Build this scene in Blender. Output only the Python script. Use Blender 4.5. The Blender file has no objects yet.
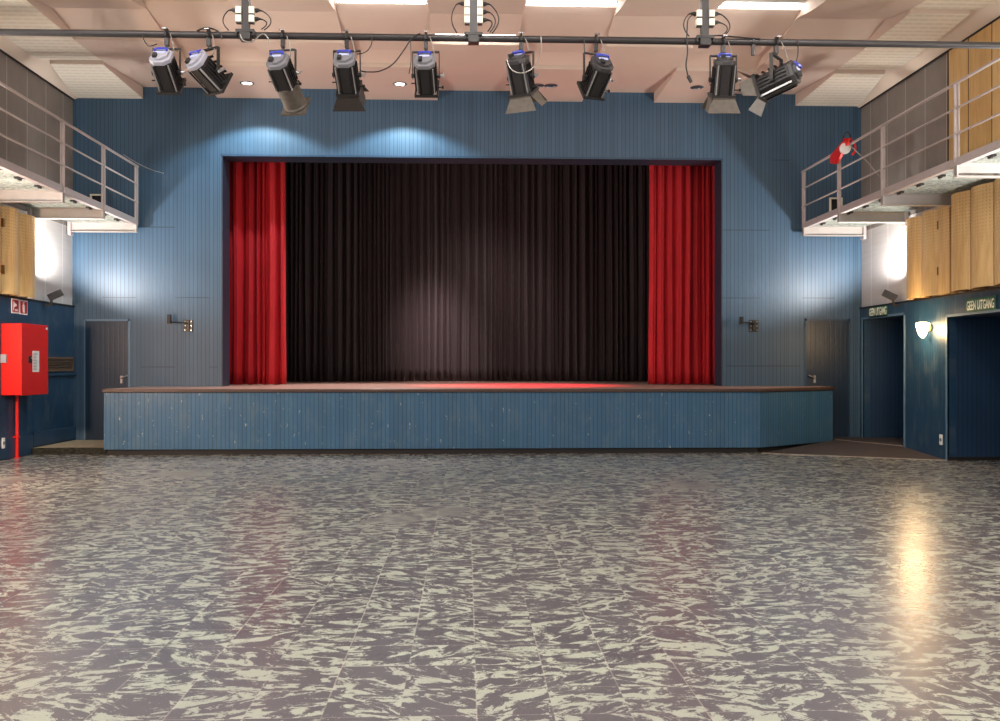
import bpy, bmesh, math, random
from mathutils import Vector, Matrix
random.seed(7)
SC = bpy.context.scene
COL = SC.collection
PI = math.pi
# ------------------------------------------------------------------ camera
TH = math.radians(2.126); F = 916.0; H = 1.354; HY = 366.0
cam_d = bpy.data.cameras.new('camera'); cam = bpy.data.objects.new('camera', cam_d); COL.objects.link(cam)
cam_d.sensor_fit = 'HORIZONTAL'; cam_d.sensor_width = 36; cam_d.lens = F * 36 / 1000
cam_d.shift_y = (HY - 360.5) / 1000.0
cam_d.clip_start = 0.05; cam_d.clip_end = 200
cam.location = (0, 0, H); cam.rotation_euler = (PI / 2, 0, -TH)
SC.camera = cam
SC.view_settings.view_transform = 'Standard'; SC.view_settings.look = 'None'
SC.view_settings.gamma = 1; SC.view_settings.use_curve_mapping = False
SC.view_settings.exposure = 0.1
w = bpy.data.worlds.new('world'); SC.world = w; w.use_nodes = True
w.node_tree.nodes['Background'].inputs[0].default_value = (0.75, 0.74, 0.75, 1)
w.node_tree.nodes['Background'].inputs[1].default_value = 0.0

def light(name, kind, loc, energy, color=(1, 1, 1), target=None, size=0.1, sizey=None, spot=None, blend=0.3, spread=None):
    d = bpy.data.lights.new(name, kind); d.energy = energy; d.color = color
    if kind == 'AREA':
        d.size = size
        if sizey: d.shape = 'RECTANGLE'; d.size_y = sizey
        if spread: d.spread = spread
    else:
        d.shadow_soft_size = size
    if kind == 'SPOT': d.spot_size = math.radians(spot); d.spot_blend = blend
    o = bpy.data.objects.new(name, d); COL.objects.link(o); o.location = loc
    if target is not None:
        o.rotation_euler = (Vector(target) - Vector(loc)).to_track_quat('-Z', 'Y').to_euler()
    return o

# room dimensions (metres); x across the hall, y towards the stage, z up
XL, XR, YB, YF = -6.645, 6.896, 15.8, -5.0
ZC = 6.55                      # structural ceiling
ZP = 2.365                     # top of the blue panelling on the side walls
ZS = 1.0                       # stage
OX0, OX1, OZ = -4.162, 4.457, 4.95    # proscenium opening
# unseen fill lamps added over the hall to light the closed room
HALL = []
for yy in (9.6, 6.0, 2.4, -1.2):
    for xx in (-3.6, 0.1, 3.8):
        HALL.append((xx, yy))
        light('hall_fill_light', 'AREA', (xx, yy, 6.0), 112, (1.0, .95, .90), (xx, yy, 0), 1.1, 0.5)
# washers behind the bent panels by the stage; rear ones are added ceiling fill
for (ux, uy, ue) in ((-6.47, 14.4, 270), (6.72, 14.15, 270), (-6.43, 10.4, 300), (6.62, 9.7, 300), (-6.43, 6.4, 300), (6.62, 6.0, 300), (-6.43, 2.0, 300), (6.62, 2.0, 300)):
    sg = 1 if ux < 0 else -1
    light('uplight_and_fill_glow', 'SPOT', (ux, uy, 2.68), ue, (1.0, .95, .91), (ux + sg * .45, uy + (.45 if uy > 13 else .1), 2.68 + .80), 0.10 if uy > 13 else .05, spot=146, blend=.5)
# unseen upward fill added above the catwalks to brighten the ceiling
for (ux, uy) in ((-5.9, 9.0), (6.2, 8.6), (-5.9, 5.2), (6.2, 5.0), (-5.9, 1.0), (6.2, 1.0)):
    light('catwalk_fill_glow', 'AREA', (ux, uy, 4.05), 34, (1.0, .93, .86), (ux * .35, uy + 1.5, 6.2), .35, .2)
# lit downlights by the stage wall
for xx in (-3.50, -1.07):
    light('downlight_glow', 'SPOT', (xx, 14.95, 5.90), 210, (.70, .93, 1.0), (xx, 14.95, 0), 0.04, spot=128, blend=.25)
# stage lamps above the opening, on the stage
light('stage_white_glow', 'SPOT', (-1.2, 17.3, 5.6), 2400, (1.0, .82, .78), (-.6, 20.6, 1.8), .35, spot=28, blend=1.0)
light('stage_wide_glow', 'SPOT', (.6, 17.3, 5.6), 600, (1.0, .82, .78), (.3, 20.6, 1.7), .5, spot=66, blend=1.0)
light('stage_front_glow', 'SPOT', (-1.6, 17.4, 5.6), 1300, (1.0, .80, .74), (-1.9, 16.2, 1.0), .08, spot=75, blend=.9)
light('stage_red_glow', 'SPOT', (1.5, 17.4, 5.6), 4200, (1.0, .03, .06), (1.0, 16.6, 1.0), .08, spot=54, blend=.9)
light('stage_work_glow', 'AREA', (0, 17.0, 5.9), 40, (1.0, .85, .8), (0, 19.5, 1.0), 3.0, .4)

# ------------------------------------------------------------------ projection (photo pixel -> place)
def phi(px): return TH + math.atan((px - 500) / F)
def x_at(px, y): return y * math.tan(phi(px))
def y_at(px, x): return x / math.tan(phi(px))
def dep(x, y): return x * math.sin(TH) + y * math.cos(TH)
def z_at(py, x, y): return H + (HY - py) * dep(x, y) / F

# ------------------------------------------------------------------ materials
def s2l(c):
    return tuple(((v / 255) / 12.92 if v / 255 <= .04045 else ((v / 255 + .055) / 1.055) ** 2.4) for v in c)
class NT:
    def __init__(s, name):
        s.m = bpy.data.materials.new(name); s.m.use_nodes = True
        s.t = s.m.node_tree; s.b = s.t.nodes['Principled BSDF']
    def n(s, typ, **kw):
        nd = s.t.nodes.new(typ)
        for k, v in kw.items(): setattr(nd, k, v)
        return nd
    def l(s, a, b): s.t.links.new(a, b)
    def math(s, op, a, b=None, c=None):
        nd = s.n('ShaderNodeMath', operation=op)
        for i, v in enumerate((a, b, c)):
            if v is None: continue
            if isinstance(v, (int, float)): nd.inputs[i].default_value = v
            else: s.l(v, nd.inputs[i])
        return nd.outputs[0]
    def mix(s, f, a, b):
        nd = s.n('ShaderNodeMix', data_type='RGBA')
        for i, v in ((0, f), (6, a), (7, b)):
            if isinstance(v, (int, float)): nd.inputs[i].default_value = v
            elif isinstance(v, tuple): nd.inputs[i].default_value = (*v[:3], 1)
            else: s.l(v, nd.inputs[i])
        return nd.outputs[2]
    def noise(s, vec, scale, detail=3, rough=.5, dist=0):
        nd = s.n('ShaderNodeTexNoise'); nd.inputs['Scale'].default_value = scale
        nd.inputs['Detail'].default_value = detail; nd.inputs['Roughness'].default_value = rough
        nd.inputs['Distortion'].default_value = dist
        if vec is not None: s.l(vec, nd.inputs['Vector'])
        return nd.outputs['Fac']
    def step(s, v, a, b):
        nd = s.n('ShaderNodeMapRange'); nd.inputs['From Min'].default_value = a; nd.inputs['From Max'].default_value = b
        s.l(v, nd.inputs['Value']); return nd.outputs[0]
    def pos(s):
        g = s.n('ShaderNodeNewGeometry'); sp = s.n('ShaderNodeSeparateXYZ'); s.l(g.outputs['Position'], sp.inputs[0])
        return g.outputs['Position'], sp.outputs[0], sp.outputs[1], sp.outputs[2]
    def vec(s, x, y, z):
        nd = s.n('ShaderNodeCombineXYZ')
        for i, v in enumerate((x, y, z)):
            if isinstance(v, (int, float)): nd.inputs[i].default_value = v
            else: s.l(v, nd.inputs[i])
        return nd.outputs[0]
    def bump(s, h, strength=.3, dist=.01):
        nd = s.n('ShaderNodeBump'); nd.inputs['Strength'].default_value = strength; nd.inputs['Distance'].default_value = dist
        s.l(h, nd.inputs['Height']); s.l(nd.outputs[0], s.b.inputs['Normal'])
    def base(s, c):
        if isinstance(c, tuple): s.b.inputs['Base Color'].default_value = (*c[:3], 1)
        else: s.l(c, s.b.inputs['Base Color'])
    def set(s, **kw):
        for k, v in kw.items(): s.b.inputs[k.replace('_', ' ')].default_value = v

def simple(name, rgb, rough=.5, metal=0, var=.12, scale=9, bump=0):
    m = NT(name); c = s2l(rgb)
    tc = m.n('ShaderNodeTexCoord')
    f = m.noise(tc.outputs['Object'], scale, 4)
    m.base(m.mix(f, tuple(v * (1 - var) for v in c), tuple(min(1, v * (1 + var)) for v in c)))
    m.set(Roughness=rough, Metallic=metal)
    if bump: m.bump(m.noise(tc.outputs['Object'], scale * 8, 2), bump, .003)
    return m.m
def emis(name, rgb, strength):
    m = NT(name); m.base(rgb); m.b.inputs['Emission Color'].default_value = (*rgb, 1)
    m.b.inputs['Emission Strength'].default_value = strength; return m.m

def planks(name, rgb, axis, width=.068, wear=0.0, rough=.46, seams=(), panel=None):
    m = NT(name); p, x, y, z = m.pos(); c = s2l(rgb)
    u = x if axis == 'x' else y
    if axis == 'd': u = m.math('MULTIPLY', m.math('SUBTRACT', x, y), .7071)
    fr = m.math('FRACT', m.math('DIVIDE', m.math('ADD', u, 50), width))
    edge = m.math('MINIMUM', fr, m.math('SUBTRACT', 1, fr))
    gr = m.step(edge, .04, .10)                                    # 0 in groove
    idx = m.math('FLOOR', m.math('DIVIDE', m.math('ADD', u, 50), width))
    wn = m.n('ShaderNodeTexWhiteNoise', noise_dimensions='1D'); m.l(idx, wn.inputs['W'])
    big = m.noise(m.vec(m.math('MULTIPLY', u, 1.2), z, 0), 1.1, 4, .6)
    streak = m.noise(m.vec(m.math('MULTIPLY', u, 22), 0, m.math('MULTIPLY', z, 1.4)), 1.0, 3)
    v = m.math('ADD', m.math('MULTIPLY', wn.outputs[0], .22), m.math('ADD', m.math('MULTIPLY', big, .35), m.math('MULTIPLY', streak, .25)))
    col = m.mix(m.step(v, .15, .70), tuple(k * .78 for k in c), tuple(k * 1.20 for k in c))
    if wear:
        n1 = m.noise(m.vec(m.math('MULTIPLY', u, 9), 0, m.math('MULTIPLY', z, 5)), 1.6, 5, .7)
        col = m.mix(m.math('MULTIPLY', m.step(n1, .735 - wear, .76 - wear), .75), col, s2l((176, 186, 178)))
        n2 = m.noise(m.vec(m.math('MULTIPLY', u, 3), 4.0, m.math('MULTIPLY', z, 1.2)), 2.2, 3, .6)
        col = m.mix(m.math('MULTIPLY', m.step(n2, .5, .8), .3), col, s2l((120, 132, 130)))
    if panel:
        f2 = m.math('FRACT', m.math('DIVIDE', m.math('ADD', u, 50 + panel[1]), panel[0]))
        e2 = m.step(m.math('MINIMUM', f2, m.math('SUBTRACT', 1, f2)), .004, .011)
        gr = m.math('MULTIPLY', gr, m.math('ADD', m.math('MULTIPLY', e2, .75), .25))
    for (a, b, zz) in seams:
        ina = m.math('MULTIPLY', m.math('GREATER_THAN', u, a), m.math('LESS_THAN', u, b))
        inz = m.math('LESS_THAN', m.math('ABSOLUTE', m.math('SUBTRACT', z, zz)), .008)
        gr = m.math('MULTIPLY', gr, m.math('SUBTRACT', 1, m.math('MULTIPLY', ina, inz)))
    col = m.mix(m.math('ADD', m.math('MULTIPLY', gr, .62), .38), s2l((12, 24, 36)), col)
    m.base(col)
    m.set(Roughness=rough)
    m.l(m.math('ADD', m.math('MULTIPLY', big, .16), rough - .08), m.b.inputs['Roughness'])
    m.bump(m.math('ADD', gr, m.math('MULTIPLY', streak, .2)), .25, .003)
    return m.m

seams = []
for a, b, py in ((138, 175, 227), (102, 136, 297.5), (175, 209, 297.5), (140, 175, 367), (209, 218, 367),
                 (773, 790, 160), (723, 770, 230), (716, 760, 298), (802, 835, 298), (727, 800, 366)):
    seams.append((x_at(a, YB), x_at(b, YB), z_at(py, x_at(a, YB), YB)))
M = {}
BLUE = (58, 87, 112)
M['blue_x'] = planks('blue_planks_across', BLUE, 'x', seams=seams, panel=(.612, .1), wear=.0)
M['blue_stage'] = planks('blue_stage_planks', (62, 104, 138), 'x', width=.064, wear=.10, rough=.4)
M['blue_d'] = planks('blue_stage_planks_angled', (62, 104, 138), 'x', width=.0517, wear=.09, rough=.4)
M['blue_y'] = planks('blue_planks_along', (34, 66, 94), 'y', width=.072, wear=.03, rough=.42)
M['blue_flat'] = simple('blue_paint', (38, 66, 92), .4)
M['blue_light'] = simple('pale_blue_edge', (92, 122, 146), .4)
M['blue_dark'] = simple('dark_blue_paint', (30, 44, 62), .5)

def floor_mat():
    m = NT('marbled_floor_tiles'); p, x, y, z = m.pos()
    T = .30
    ux = m.math('DIVIDE', m.math('ADD', x, 60 - .042), T); uy = m.math('DIVIDE', m.math('ADD', y, 60 - .25), T)
    ix, iy = m.math('FLOOR', ux), m.math('FLOOR', uy)
    fx, fy = m.math('FRACT', ux), m.math('FRACT', uy)
    wn = m.n('ShaderNodeTexWhiteNoise', noise_dimensions='2D'); m.l(m.vec(ix, iy, 0), wn.inputs['Vector'])
    r = wn.outputs[0]
    sp = m.n('ShaderNodeSeparateColor'); m.l(wn.outputs['Color'], sp.inputs[0])
    warp = m.noise(p, 5, 2)
    ang = m.math('MULTIPLY', m.math('SUBTRACT', r, .5), 1.5); lx = m.math('SUBTRACT', fx, .5); ly = m.math('SUBTRACT', fy, .5)
    ca = m.math('COSINE', ang); sa = m.math('SINE', ang)
    qx = m.math('SUBTRACT', m.math('MULTIPLY', lx, ca), m.math('MULTIPLY', ly, sa)); qy = m.math('ADD', m.math('MULTIPLY', lx, sa), m.math('MULTIPLY', ly, ca))
    vx = m.math('ADD', m.math('MULTIPLY', qx, 2.0), m.math('MULTIPLY', sp.outputs[0], 40))
    vy = m.math('ADD', m.math('MULTIPLY', qy, 3.9), m.math('MULTIPLY', sp.outputs[1], 40))
    n1 = m.noise(m.vec(vx, vy, m.math('MULTIPLY', r, .8)), 1.0, 6.0, .68, .8)
    n2 = m.noise(p, 60, 3, .7)
    v = m.math('ADD', n1, m.math('MULTIPLY', m.math('SUBTRACT', n2, .5), .16))
    msk = m.step(v, .50, .56)
    fine = m.noise(p, 170, 2, .8)
    dark = m.mix(m.noise(p, 3, 4), s2l((68, 66, 73)), s2l((92, 87, 93)))
    dark = m.mix(m.math('MULTIPLY', m.step(fine, .45, .62), .35), dark, s2l((118, 114, 112)))
    pale = m.mix(fine, s2l((112, 117, 105)), s2l((200, 205, 190)))
    core = m.step(v, .57, .66)
    pale = m.mix(m.math('MULTIPLY', core, .35), pale, s2l((150, 160, 138)))
    msk = m.math('MULTIPLY', msk, m.math('ADD', .45, m.math('MULTIPLY', fine, .8)))
    col = m.mix(msk, dark, pale)
    speck = m.step(fine, .64, .70)
    col = m.mix(m.math('MULTIPLY', speck, .5), col, s2l((175, 172, 165)))
    # joints: running lengthwise more open than across
    ex = m.math('MINIMUM', fx, m.math('SUBTRACT', 1, fx)); ey = m.math('MINIMUM', fy, m.math('SUBTRACT', 1, fy))
    jl = m.math('SUBTRACT', 1, m.step(ex, .006, .014)); jc = m.math('SUBTRACT', 1, m.step(ey, .004, .014))
    vis = m.step(m.noise(m.vec(m.math('MULTIPLY', x, 2.2), m.math('MULTIPLY', y, .5), 0), 1, 3), .38, .52)
    jm = m.math('MAXIMUM', m.math('MULTIPLY', jl, m.math('MULTIPLY', vis, .45)), m.math('MULTIPLY', jc, .3))
    col = m.mix(jm, col, s2l((186, 178, 168)))
    # dull worn traffic patches
    wear = m.noise(m.vec(m.math('MULTIPLY', x, .5), m.math('MULTIPLY', y, .35), 3), 1.5, 5, .6)
    col = m.mix(m.math('MULTIPLY', m.step(wear, .42, .7), .18), col, s2l((132, 124, 120)))
    m.base(col)
    rg = m.math('ADD', .17, m.math('ADD', m.math('MULTIPLY', wear, .16), m.math('MULTIPLY', msk, .05)))
    m.l(rg, m.b.inputs['Roughness'])
    m.set(IOR=1.5)
    hn = m.math('ADD', m.noise(p, 26, 3, .6), m.math('MULTIPLY', jm, -1.0))
    m.bump(hn, .16, .004)
    return m.m
M['floor'] = floor_mat()

def perf_mat():
    m = NT('ribbed_ceiling_board'); p, x, y, z = m.pos()
    a = m.math('FRACT', m.math('MULTIPLY', m.math('ADD', y, 50), 7.2)); b = m.math('FRACT', m.math('MULTIPLY', m.math('ADD', x, 50), 7.2))
    la = m.step(m.math('ABSOLUTE', m.math('SUBTRACT', a, .5)), .12, .3); lb = m.step(m.math('ABSOLUTE', m.math('SUBTRACT', b, .5)), .28, .44)
    f = m.math('MAXIMUM', la, m.math('MULTIPLY', lb, .6))
    m.base(m.mix(f, s2l((212, 203, 186)), s2l((226, 219, 204)))); m.set(Roughness=.75)
    m.bump(f, .3, .004)
    return m.m
M['perf'] = perf_mat()
M['sail'] = simple('beige_ceiling_paint', (200, 182, 168), .7, var=.04, scale=2)
M['ceil'] = simple('ceiling_paint', (212, 198, 182), .8, var=.03)

def wood_mat(name, c1, c2, sc=1.0, perf=False):
    m = NT(name); p, x, y, z = m.pos()
    g = m.noise(m.vec(m.math('MULTIPLY', x, 6), m.math('MULTIPLY', y, 6), m.math('MULTIPLY', z, .8)), 2.2 * sc, 6, .6, 1.2)
    g2 = m.noise(m.vec(m.math('MULTIPLY', x, 40), m.math('MULTIPLY', y, 40), m.math('MULTIPLY', z, 1.5)), 1.5, 3)
    wn = m.n('ShaderNodeTexWhiteNoise', noise_dimensions='1D'); m.l(m.math('FLOOR', m.math('DIVIDE', m.math('ADD', y, 50 + .03), .6)), wn.inputs['W'])
    v = m.math('ADD', m.math('MULTIPLY', g, .6), m.math('ADD', m.math('MULTIPLY', g2, .25), m.math('MULTIPLY', wn.outputs[0], .15)))
    col = m.mix(m.step(v, .3, .7), s2l(c1), s2l(c2))
    if perf:
        a = m.math('FRACT', m.math('MULTIPLY', m.math('ADD', y, 50), 22)); b = m.math('FRACT', m.math('MULTIPLY', z, 22))
        d = m.math('ADD', m.math('POWER', m.math('SUBTRACT', a, .5), 2), m.math('POWER', m.math('SUBTRACT', b, .5), 2))
        hole = m.math('SUBTRACT', 1, m.step(d, .03, .06)); hole = m.math('MULTIPLY', hole, m.step(z, 2.8, 3.3))
        col = m.mix(m.math('MULTIPLY', hole, .35), col, s2l((120, 85, 40)))
    m.base(col); m.set(Roughness=.42); return m.m
M['wood'] = wood_mat('birch_plywood', (196, 156, 96), (232, 200, 142), perf=True)
M['wood_board'] = wood_mat('birch_board', (188, 150, 92), (222, 188, 130), .8)
M['wood_edge'] = simple('plywood_edge', (170, 130, 80), .6)

def grey_panel():
    m = NT('grey_wall_board'); p, x, y, z = m.pos()
    f = m.math('FRACT', m.math('DIVIDE', m.math('ADD', y, 62 - 15.42), .62))
    e = m.step(m.math('MINIMUM', f, m.math('SUBTRACT', 1, f)), .012, .024)
    n = m.noise(m.vec(x, m.math('MULTIPLY', y, .8), m.math('MULTIPLY', z, .5)), 4, 6, .65)
    col = m.mix(n, s2l((112, 106, 102)), s2l((142, 136, 130)))
    m.base(m.mix(e, s2l((168, 160, 152)), col)); m.set(Roughness=.6); return m.m
M['grey'] = grey_panel()
def plaster():
    m = NT('pale_wall_plaster'); p, x, y, z = m.pos()
    n = m.noise(m.vec(m.math('MULTIPLY', x, .6), m.math('MULTIPLY', y, .6), m.math('MULTIPLY', z, 7)), 2.4, 5, .6)
    f = m.math('FRACT', m.math('DIVIDE', m.math('ADD', y, 62 - 15.42), .62))
    e = m.step(m.math('MINIMUM', f, m.math('SUBTRACT', 1, f)), .008, .018)
    col = m.mix(n, s2l((176, 172, 170)), s2l((200, 196, 194)))
    m.base(m.mix(e, s2l((222, 220, 216)), col)); m.set(Roughness=.6); return m.m
M['plaster'] = plaster()
def galv():
    m = NT('galvanised_grating'); p, x, y, z = m.pos()
    vo = m.n('ShaderNodeTexVoronoi'); vo.inputs['Scale'].default_value = 26; m.l(p, vo.inputs['Vector'])
    sp = m.n('ShaderNodeSeparateColor'); m.l(vo.outputs['Color'], sp.inputs[0])
    a = m.step(m.math('ABSOLUTE', m.math('SUBTRACT', m.math('FRACT', m.math('MULTIPLY', m.math('ADD', y, 50), 14)), .5)), .3, .44)
    col = m.mix(sp.outputs[0], s2l((140, 148, 140)), s2l((196, 200, 192)))
    m.base(m.mix(m.math('MULTIPLY', a, .55), col, s2l((90, 94, 92)))); m.set(Roughness=.5, Metallic=.35); return m.m
M['galv'] = galv()
M['rail'] = simple('pale_grey_steel', (178, 168, 166), .45, .1)
M['beam'] = simple('grey_painted_steel', (172, 166, 162), .45, .1)
M['black_steel'] = simple('black_steel', (48, 46, 46), .4, .35)
M['dark_steel'] = simple('dark_grey_steel', (50, 47, 48), .42, .2)
M['body'] = simple('black_lamp_body', (44, 41, 42), .38, .3)
M['body_rib'] = simple('black_lamp_ribs', (26, 25, 27), .45, .3)
M['cap_white'] = simple('pale_grey_cap', (160, 160, 172), .4)
M['cap_grey'] = simple('mid_grey_cap', (118, 118, 124), .4)
M['cap_dark'] = simple('dark_grey_cap', (60, 58, 60), .4)
M['blue_handle'] = simple('blue_plastic', (58, 70, 178), .35)
M['lavender'] = simple('pale_blue_label', (186, 194, 232), .4)
M['steel'] = simple('bright_steel', (190, 190, 192), .28, .8)
M['worn'] = simple('worn_barn_door', (84, 76, 68), .6, .0, var=.4, scale=24)
M['dark_door'] = simple('dark_barn_door', (46, 38, 34), .5, .3, var=.4, scale=24)
M['cable'] = simple('black_cable', (36, 34, 34), .5)
M['cable_grey'] = simple('steel_cable', (150, 146, 140), .4, .5)
M['socket'] = simple('cream_plastic', (232, 228, 208), .4)
M['white'] = simple('white_plastic', (235, 235, 232), .4, var=.02)
M['red'] = simple('red_enamel', (214, 28, 22), .32, var=.05, scale=3)
M['red_sign'] = simple('red_sign', (168, 24, 40), .4, var=.03)
M['green_sign'] = simple('green_sign', (26, 92, 70), .45, var=.05)
M['sign_white'] = simple('sign_lettering', (226, 232, 214), .5, var=.02)
M['ink'] = simple('black_ink', (34, 34, 36), .6)
M['lip'] = simple('dark_stage_edge', (74, 56, 50), .45, var=.3, scale=20)
M['kick'] = simple('black_kick_board', (28, 24, 24), .6)
M['concrete'] = simple('rough_concrete', (150, 136, 112), .85, var=.35, scale=14, bump=.6)
M['broken'] = simple('broken_concrete', (42, 42, 32), .95, var=.6, scale=26, bump=1.0)
M['ramp'] = simple('dark_rubber_ramp', (68, 60, 60), .55, var=.25, scale=30, bump=.4)
M['ramp_edge'] = simple('worn_ramp_edge', (172, 160, 148), .5, var=.3, scale=30)
M['louvre'] = simple('brown_louvre', (104, 84, 66), .5)
M['stage_black'] = simple('black_stage_paint', (22, 20, 22), .8)
M['brass'] = simple('brass', (150, 110, 50), .35, .8)
M['glass_lamp'] = emis('lit_glass_shade', (1.0, .70, .36), 22)
M['tube'] = emis('fluorescent_tube', (1.0, .97, .93), 14)
M['fill_panel'] = emis('fill_lamp_diffuser', (1.0, .96, .92), 3)  # glowing face of the added hall fill lamps
M['downlit'] = emis('lit_downlight_lens', (1.0, .96, .92), 12)
M['chrome'] = simple('chrome_ring', (170, 168, 170), .2, .9)
M['lens'] = simple('lamp_lens', (60, 62, 66), .1, .2)

def stage_floor():
    m = NT('stage_boards'); p, x, y, z = m.pos()
    n = m.noise(m.vec(m.math('MULTIPLY', x, .7), m.math('MULTIPLY', y, 8), 0), 3, 4, .6)
    m.base(m.mix(n, s2l((128, 98, 88)), s2l((176, 142, 130)))); m.set(Roughness=.42); return m.m
M['stage_floor'] = stage_floor()
def velvet(name, rgb, sheen, tint):
    m = NT(name); p, x, y, z = m.pos(); c = s2l(rgb)
    n = m.noise(m.vec(m.math('MULTIPLY', x, 12), 0, m.math('MULTIPLY', z, .8)), 2, 4)
    m.base(m.mix(n, tuple(k * .7 for k in c), tuple(k * 1.25 for k in c)))
    m.set(Roughness=.75); m.b.inputs['Sheen Weight'].default_value = sheen
    m.b.inputs['Sheen Tint'].default_value = (*s2l(tint), 1); m.b.inputs['Sheen Roughness'].default_value = .4
    return m.m
M['red_velvet'] = velvet('red_velvet', (168, 0, 18), .04, (255, 40, 60))
M['black_velvet'] = velvet('black_velvet', (36, 27, 29), .2, (150, 120, 120))

# ------------------------------------------------------------------ mesh helpers
class MB:
    def __init__(s): s.v = []; s.f = []; s.mi = []; s.cur = 0
    def add(s, vs, fs):
        o = len(s.v); s.v += [tuple(v) for v in vs]; s.f += [tuple(i + o for i in f) for f in fs]; s.mi += [s.cur] * len(fs)
        return s
    def box(s, x0, x1, y0, y1, z0, z1):
        v = [(x, y, z) for x in (x0, x1) for y in (y0, y1) for z in (z0, z1)]
        return s.add(v, [(0, 1, 3, 2), (4, 6, 7, 5), (0, 4, 5, 1), (2, 3, 7, 6), (0, 2, 6, 4), (1, 5, 7, 3)])
    def quad(s, *p): return s.add(p, [tuple(range(len(p)))])
    def prism(s, poly, d):                   # poly: planar points, d: extrusion vector
        n = len(poly); d = Vector(d)
        v = [Vector(p) for p in poly] + [Vector(p) + d for p in poly]
        return s.add(v, [tuple(range(n))[::-1], tuple(range(n, 2 * n))] + [(i, (i + 1) % n, n + (i + 1) % n, n + i) for i in range(n)])
    def cyl(s, a, b, r0, r1=None, n=16, cap=True):
        r1 = r0 if r1 is None else r1; a = Vector(a); b = Vector(b); d = (b - a).normalized()
        up = Vector((0, 0, 1)) if abs(d.z) < .9 else Vector((1, 0, 0))
        e1 = d.cross(up).normalized(); e2 = d.cross(e1)
        v = [];
        for c, r in ((a, r0), (b, r1)):
            for i in range(n):
                t = 2 * PI * i / n; v.append(c + e1 * math.cos(t) * r + e2 * math.sin(t) * r)
        f = [(i, (i + 1) % n, n + (i + 1) % n, n + i) for i in range(n)]
        if cap: f += [tuple(range(n))[::-1], tuple(range(n, 2 * n))]
        return s.add(v, f)
    def tube(s, pts, r, n=8):
        pts = [Vector(p) for p in pts]; rings = []; v = []; f = []
        e1 = None
        for i, p in enumerate(pts):
            d = (pts[min(i + 1, len(pts) - 1)] - pts[max(i - 1, 0)]).normalized()
            if e1 is None:
                up = Vector((0, 0, 1)) if abs(d.z) < .9 else Vector((1, 0, 0)); e1 = d.cross(up).normalized()
            else: e1 = (e1 - d * e1.dot(d)).normalized()
            e2 = d.cross(e1)
            for k in range(n):
                t = 2 * PI * k / n; v.append(p + e1 * math.cos(t) * r + e2 * math.sin(t) * r)
        m = len(pts)
        for i in range(m - 1):
            for k in range(n): f.append((i * n + k, i * n + (k + 1) % n, (i + 1) * n + (k + 1) % n, (i + 1) * n + k))
        f += [tuple(range(n))[::-1], tuple(range((m - 1) * n, m * n))]
        return s.add(v, f)
    def lathe(s, prof, a, axis=(0, 0, 1), n=24):       # prof: (radius, distance along axis)
        a = Vector(a); d = Vector(axis).normalized(); up = Vector((0, 0, 1)) if abs(d.z) < .9 else Vector((1, 0, 0))
        e1 = d.cross(up).normalized(); e2 = d.cross(e1); v = []; f = []
        for r, h in prof:
            for i in range(n):
                t = 2 * PI * i / n; v.append(a + d * h + e1 * math.cos(t) * r + e2 * math.sin(t) * r)
        for j in range(len(prof) - 1):
            for i in range(n): f.append((j * n + i, j * n + (i + 1) % n, (j + 1) * n + (i + 1) % n, (j + 1) * n + i))
        f += [tuple(range(n))[::-1], tuple(range((len(prof) - 1) * n, len(prof) * n))]
        return s.add(v, f)
    def grid(s, fn, nu, nv):
        v = [fn(i / nu, j / nv) for j in range(nv + 1) for i in range(nu + 1)]
        f = [(j * (nu + 1) + i, j * (nu + 1) + i + 1, (j + 1) * (nu + 1) + i + 1, (j + 1) * (nu + 1) + i) for j in range(nv) for i in range(nu)]
        return s.add(v, f)
    def xf(s, mat):
        s.v = [tuple(mat @ Vector(v)) for v in s.v]; return s
    def build(s, name, mat, parent=None, smooth=False, bevel=0, loc=None):
        me = bpy.data.meshes.new(name); me.from_pydata(s.v, [], s.f)
        for mm in (mat if isinstance(mat, list) else [mat]): me.materials.append(mm)
        for p, k in zip(me.polygons, s.mi): p.material_index = k
        bm = bmesh.new(); bm.from_mesh(me); bmesh.ops.recalc_face_normals(bm, faces=bm.faces); bm.to_mesh(me); bm.free()
        o = bpy.data.objects.new(name, me); COL.objects.link(o)
        if parent is not None:
            o.parent = parent
            if loc is None: o.location = -Vector(parent.location) if parent.parent is None else -Vector(ORG.get(parent.name, (0, 0, 0)))
        if smooth:
            for p in me.polygons: p.use_smooth = True
            try: me.set_sharp_from_angle(angle=math.radians(38))
            except Exception: pass
        if bevel:
            b = o.modifiers.new('bevel', 'BEVEL'); b.width = bevel; b.segments = 2; b.limit_method = 'ANGLE'
        return o
ORG = {}
# parts are modelled in world coordinates; a part of a part inherits the offset of the thing, so it needs none
def sub(mb, name, mat, part, **kw):
    return mb.build(name, mat, part, loc=True, **kw)
def thing(name, loc, label, cat, group=None, kind=None):
    o = bpy.data.objects.new(name, None); COL.objects.link(o); o.location = loc; o.empty_display_size = .1
    tag(o, label, cat, group, kind); return o
def tag(o, label=None, cat=None, group=None, kind=None):
    if label: o['label'] = label
    if cat: o['category'] = cat
    if group: o['group'] = group
    if kind: o['kind'] = kind
    return o
def struct(mb, name, mat, **kw):
    return tag(mb.build(name, mat, **kw), kind='structure')
def arc(p0, p1, sag, n=14, side=(0, 0, 0)):
    p0 = Vector(p0); p1 = Vector(p1); sd = Vector(side)
    return [p0.lerp(p1, i / n) - Vector((0, 0, sag)) * 4 * (i / n) * (1 - i / n) + sd * 4 * (i / n) * (1 - i / n) for i in range(n + 1)]

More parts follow.
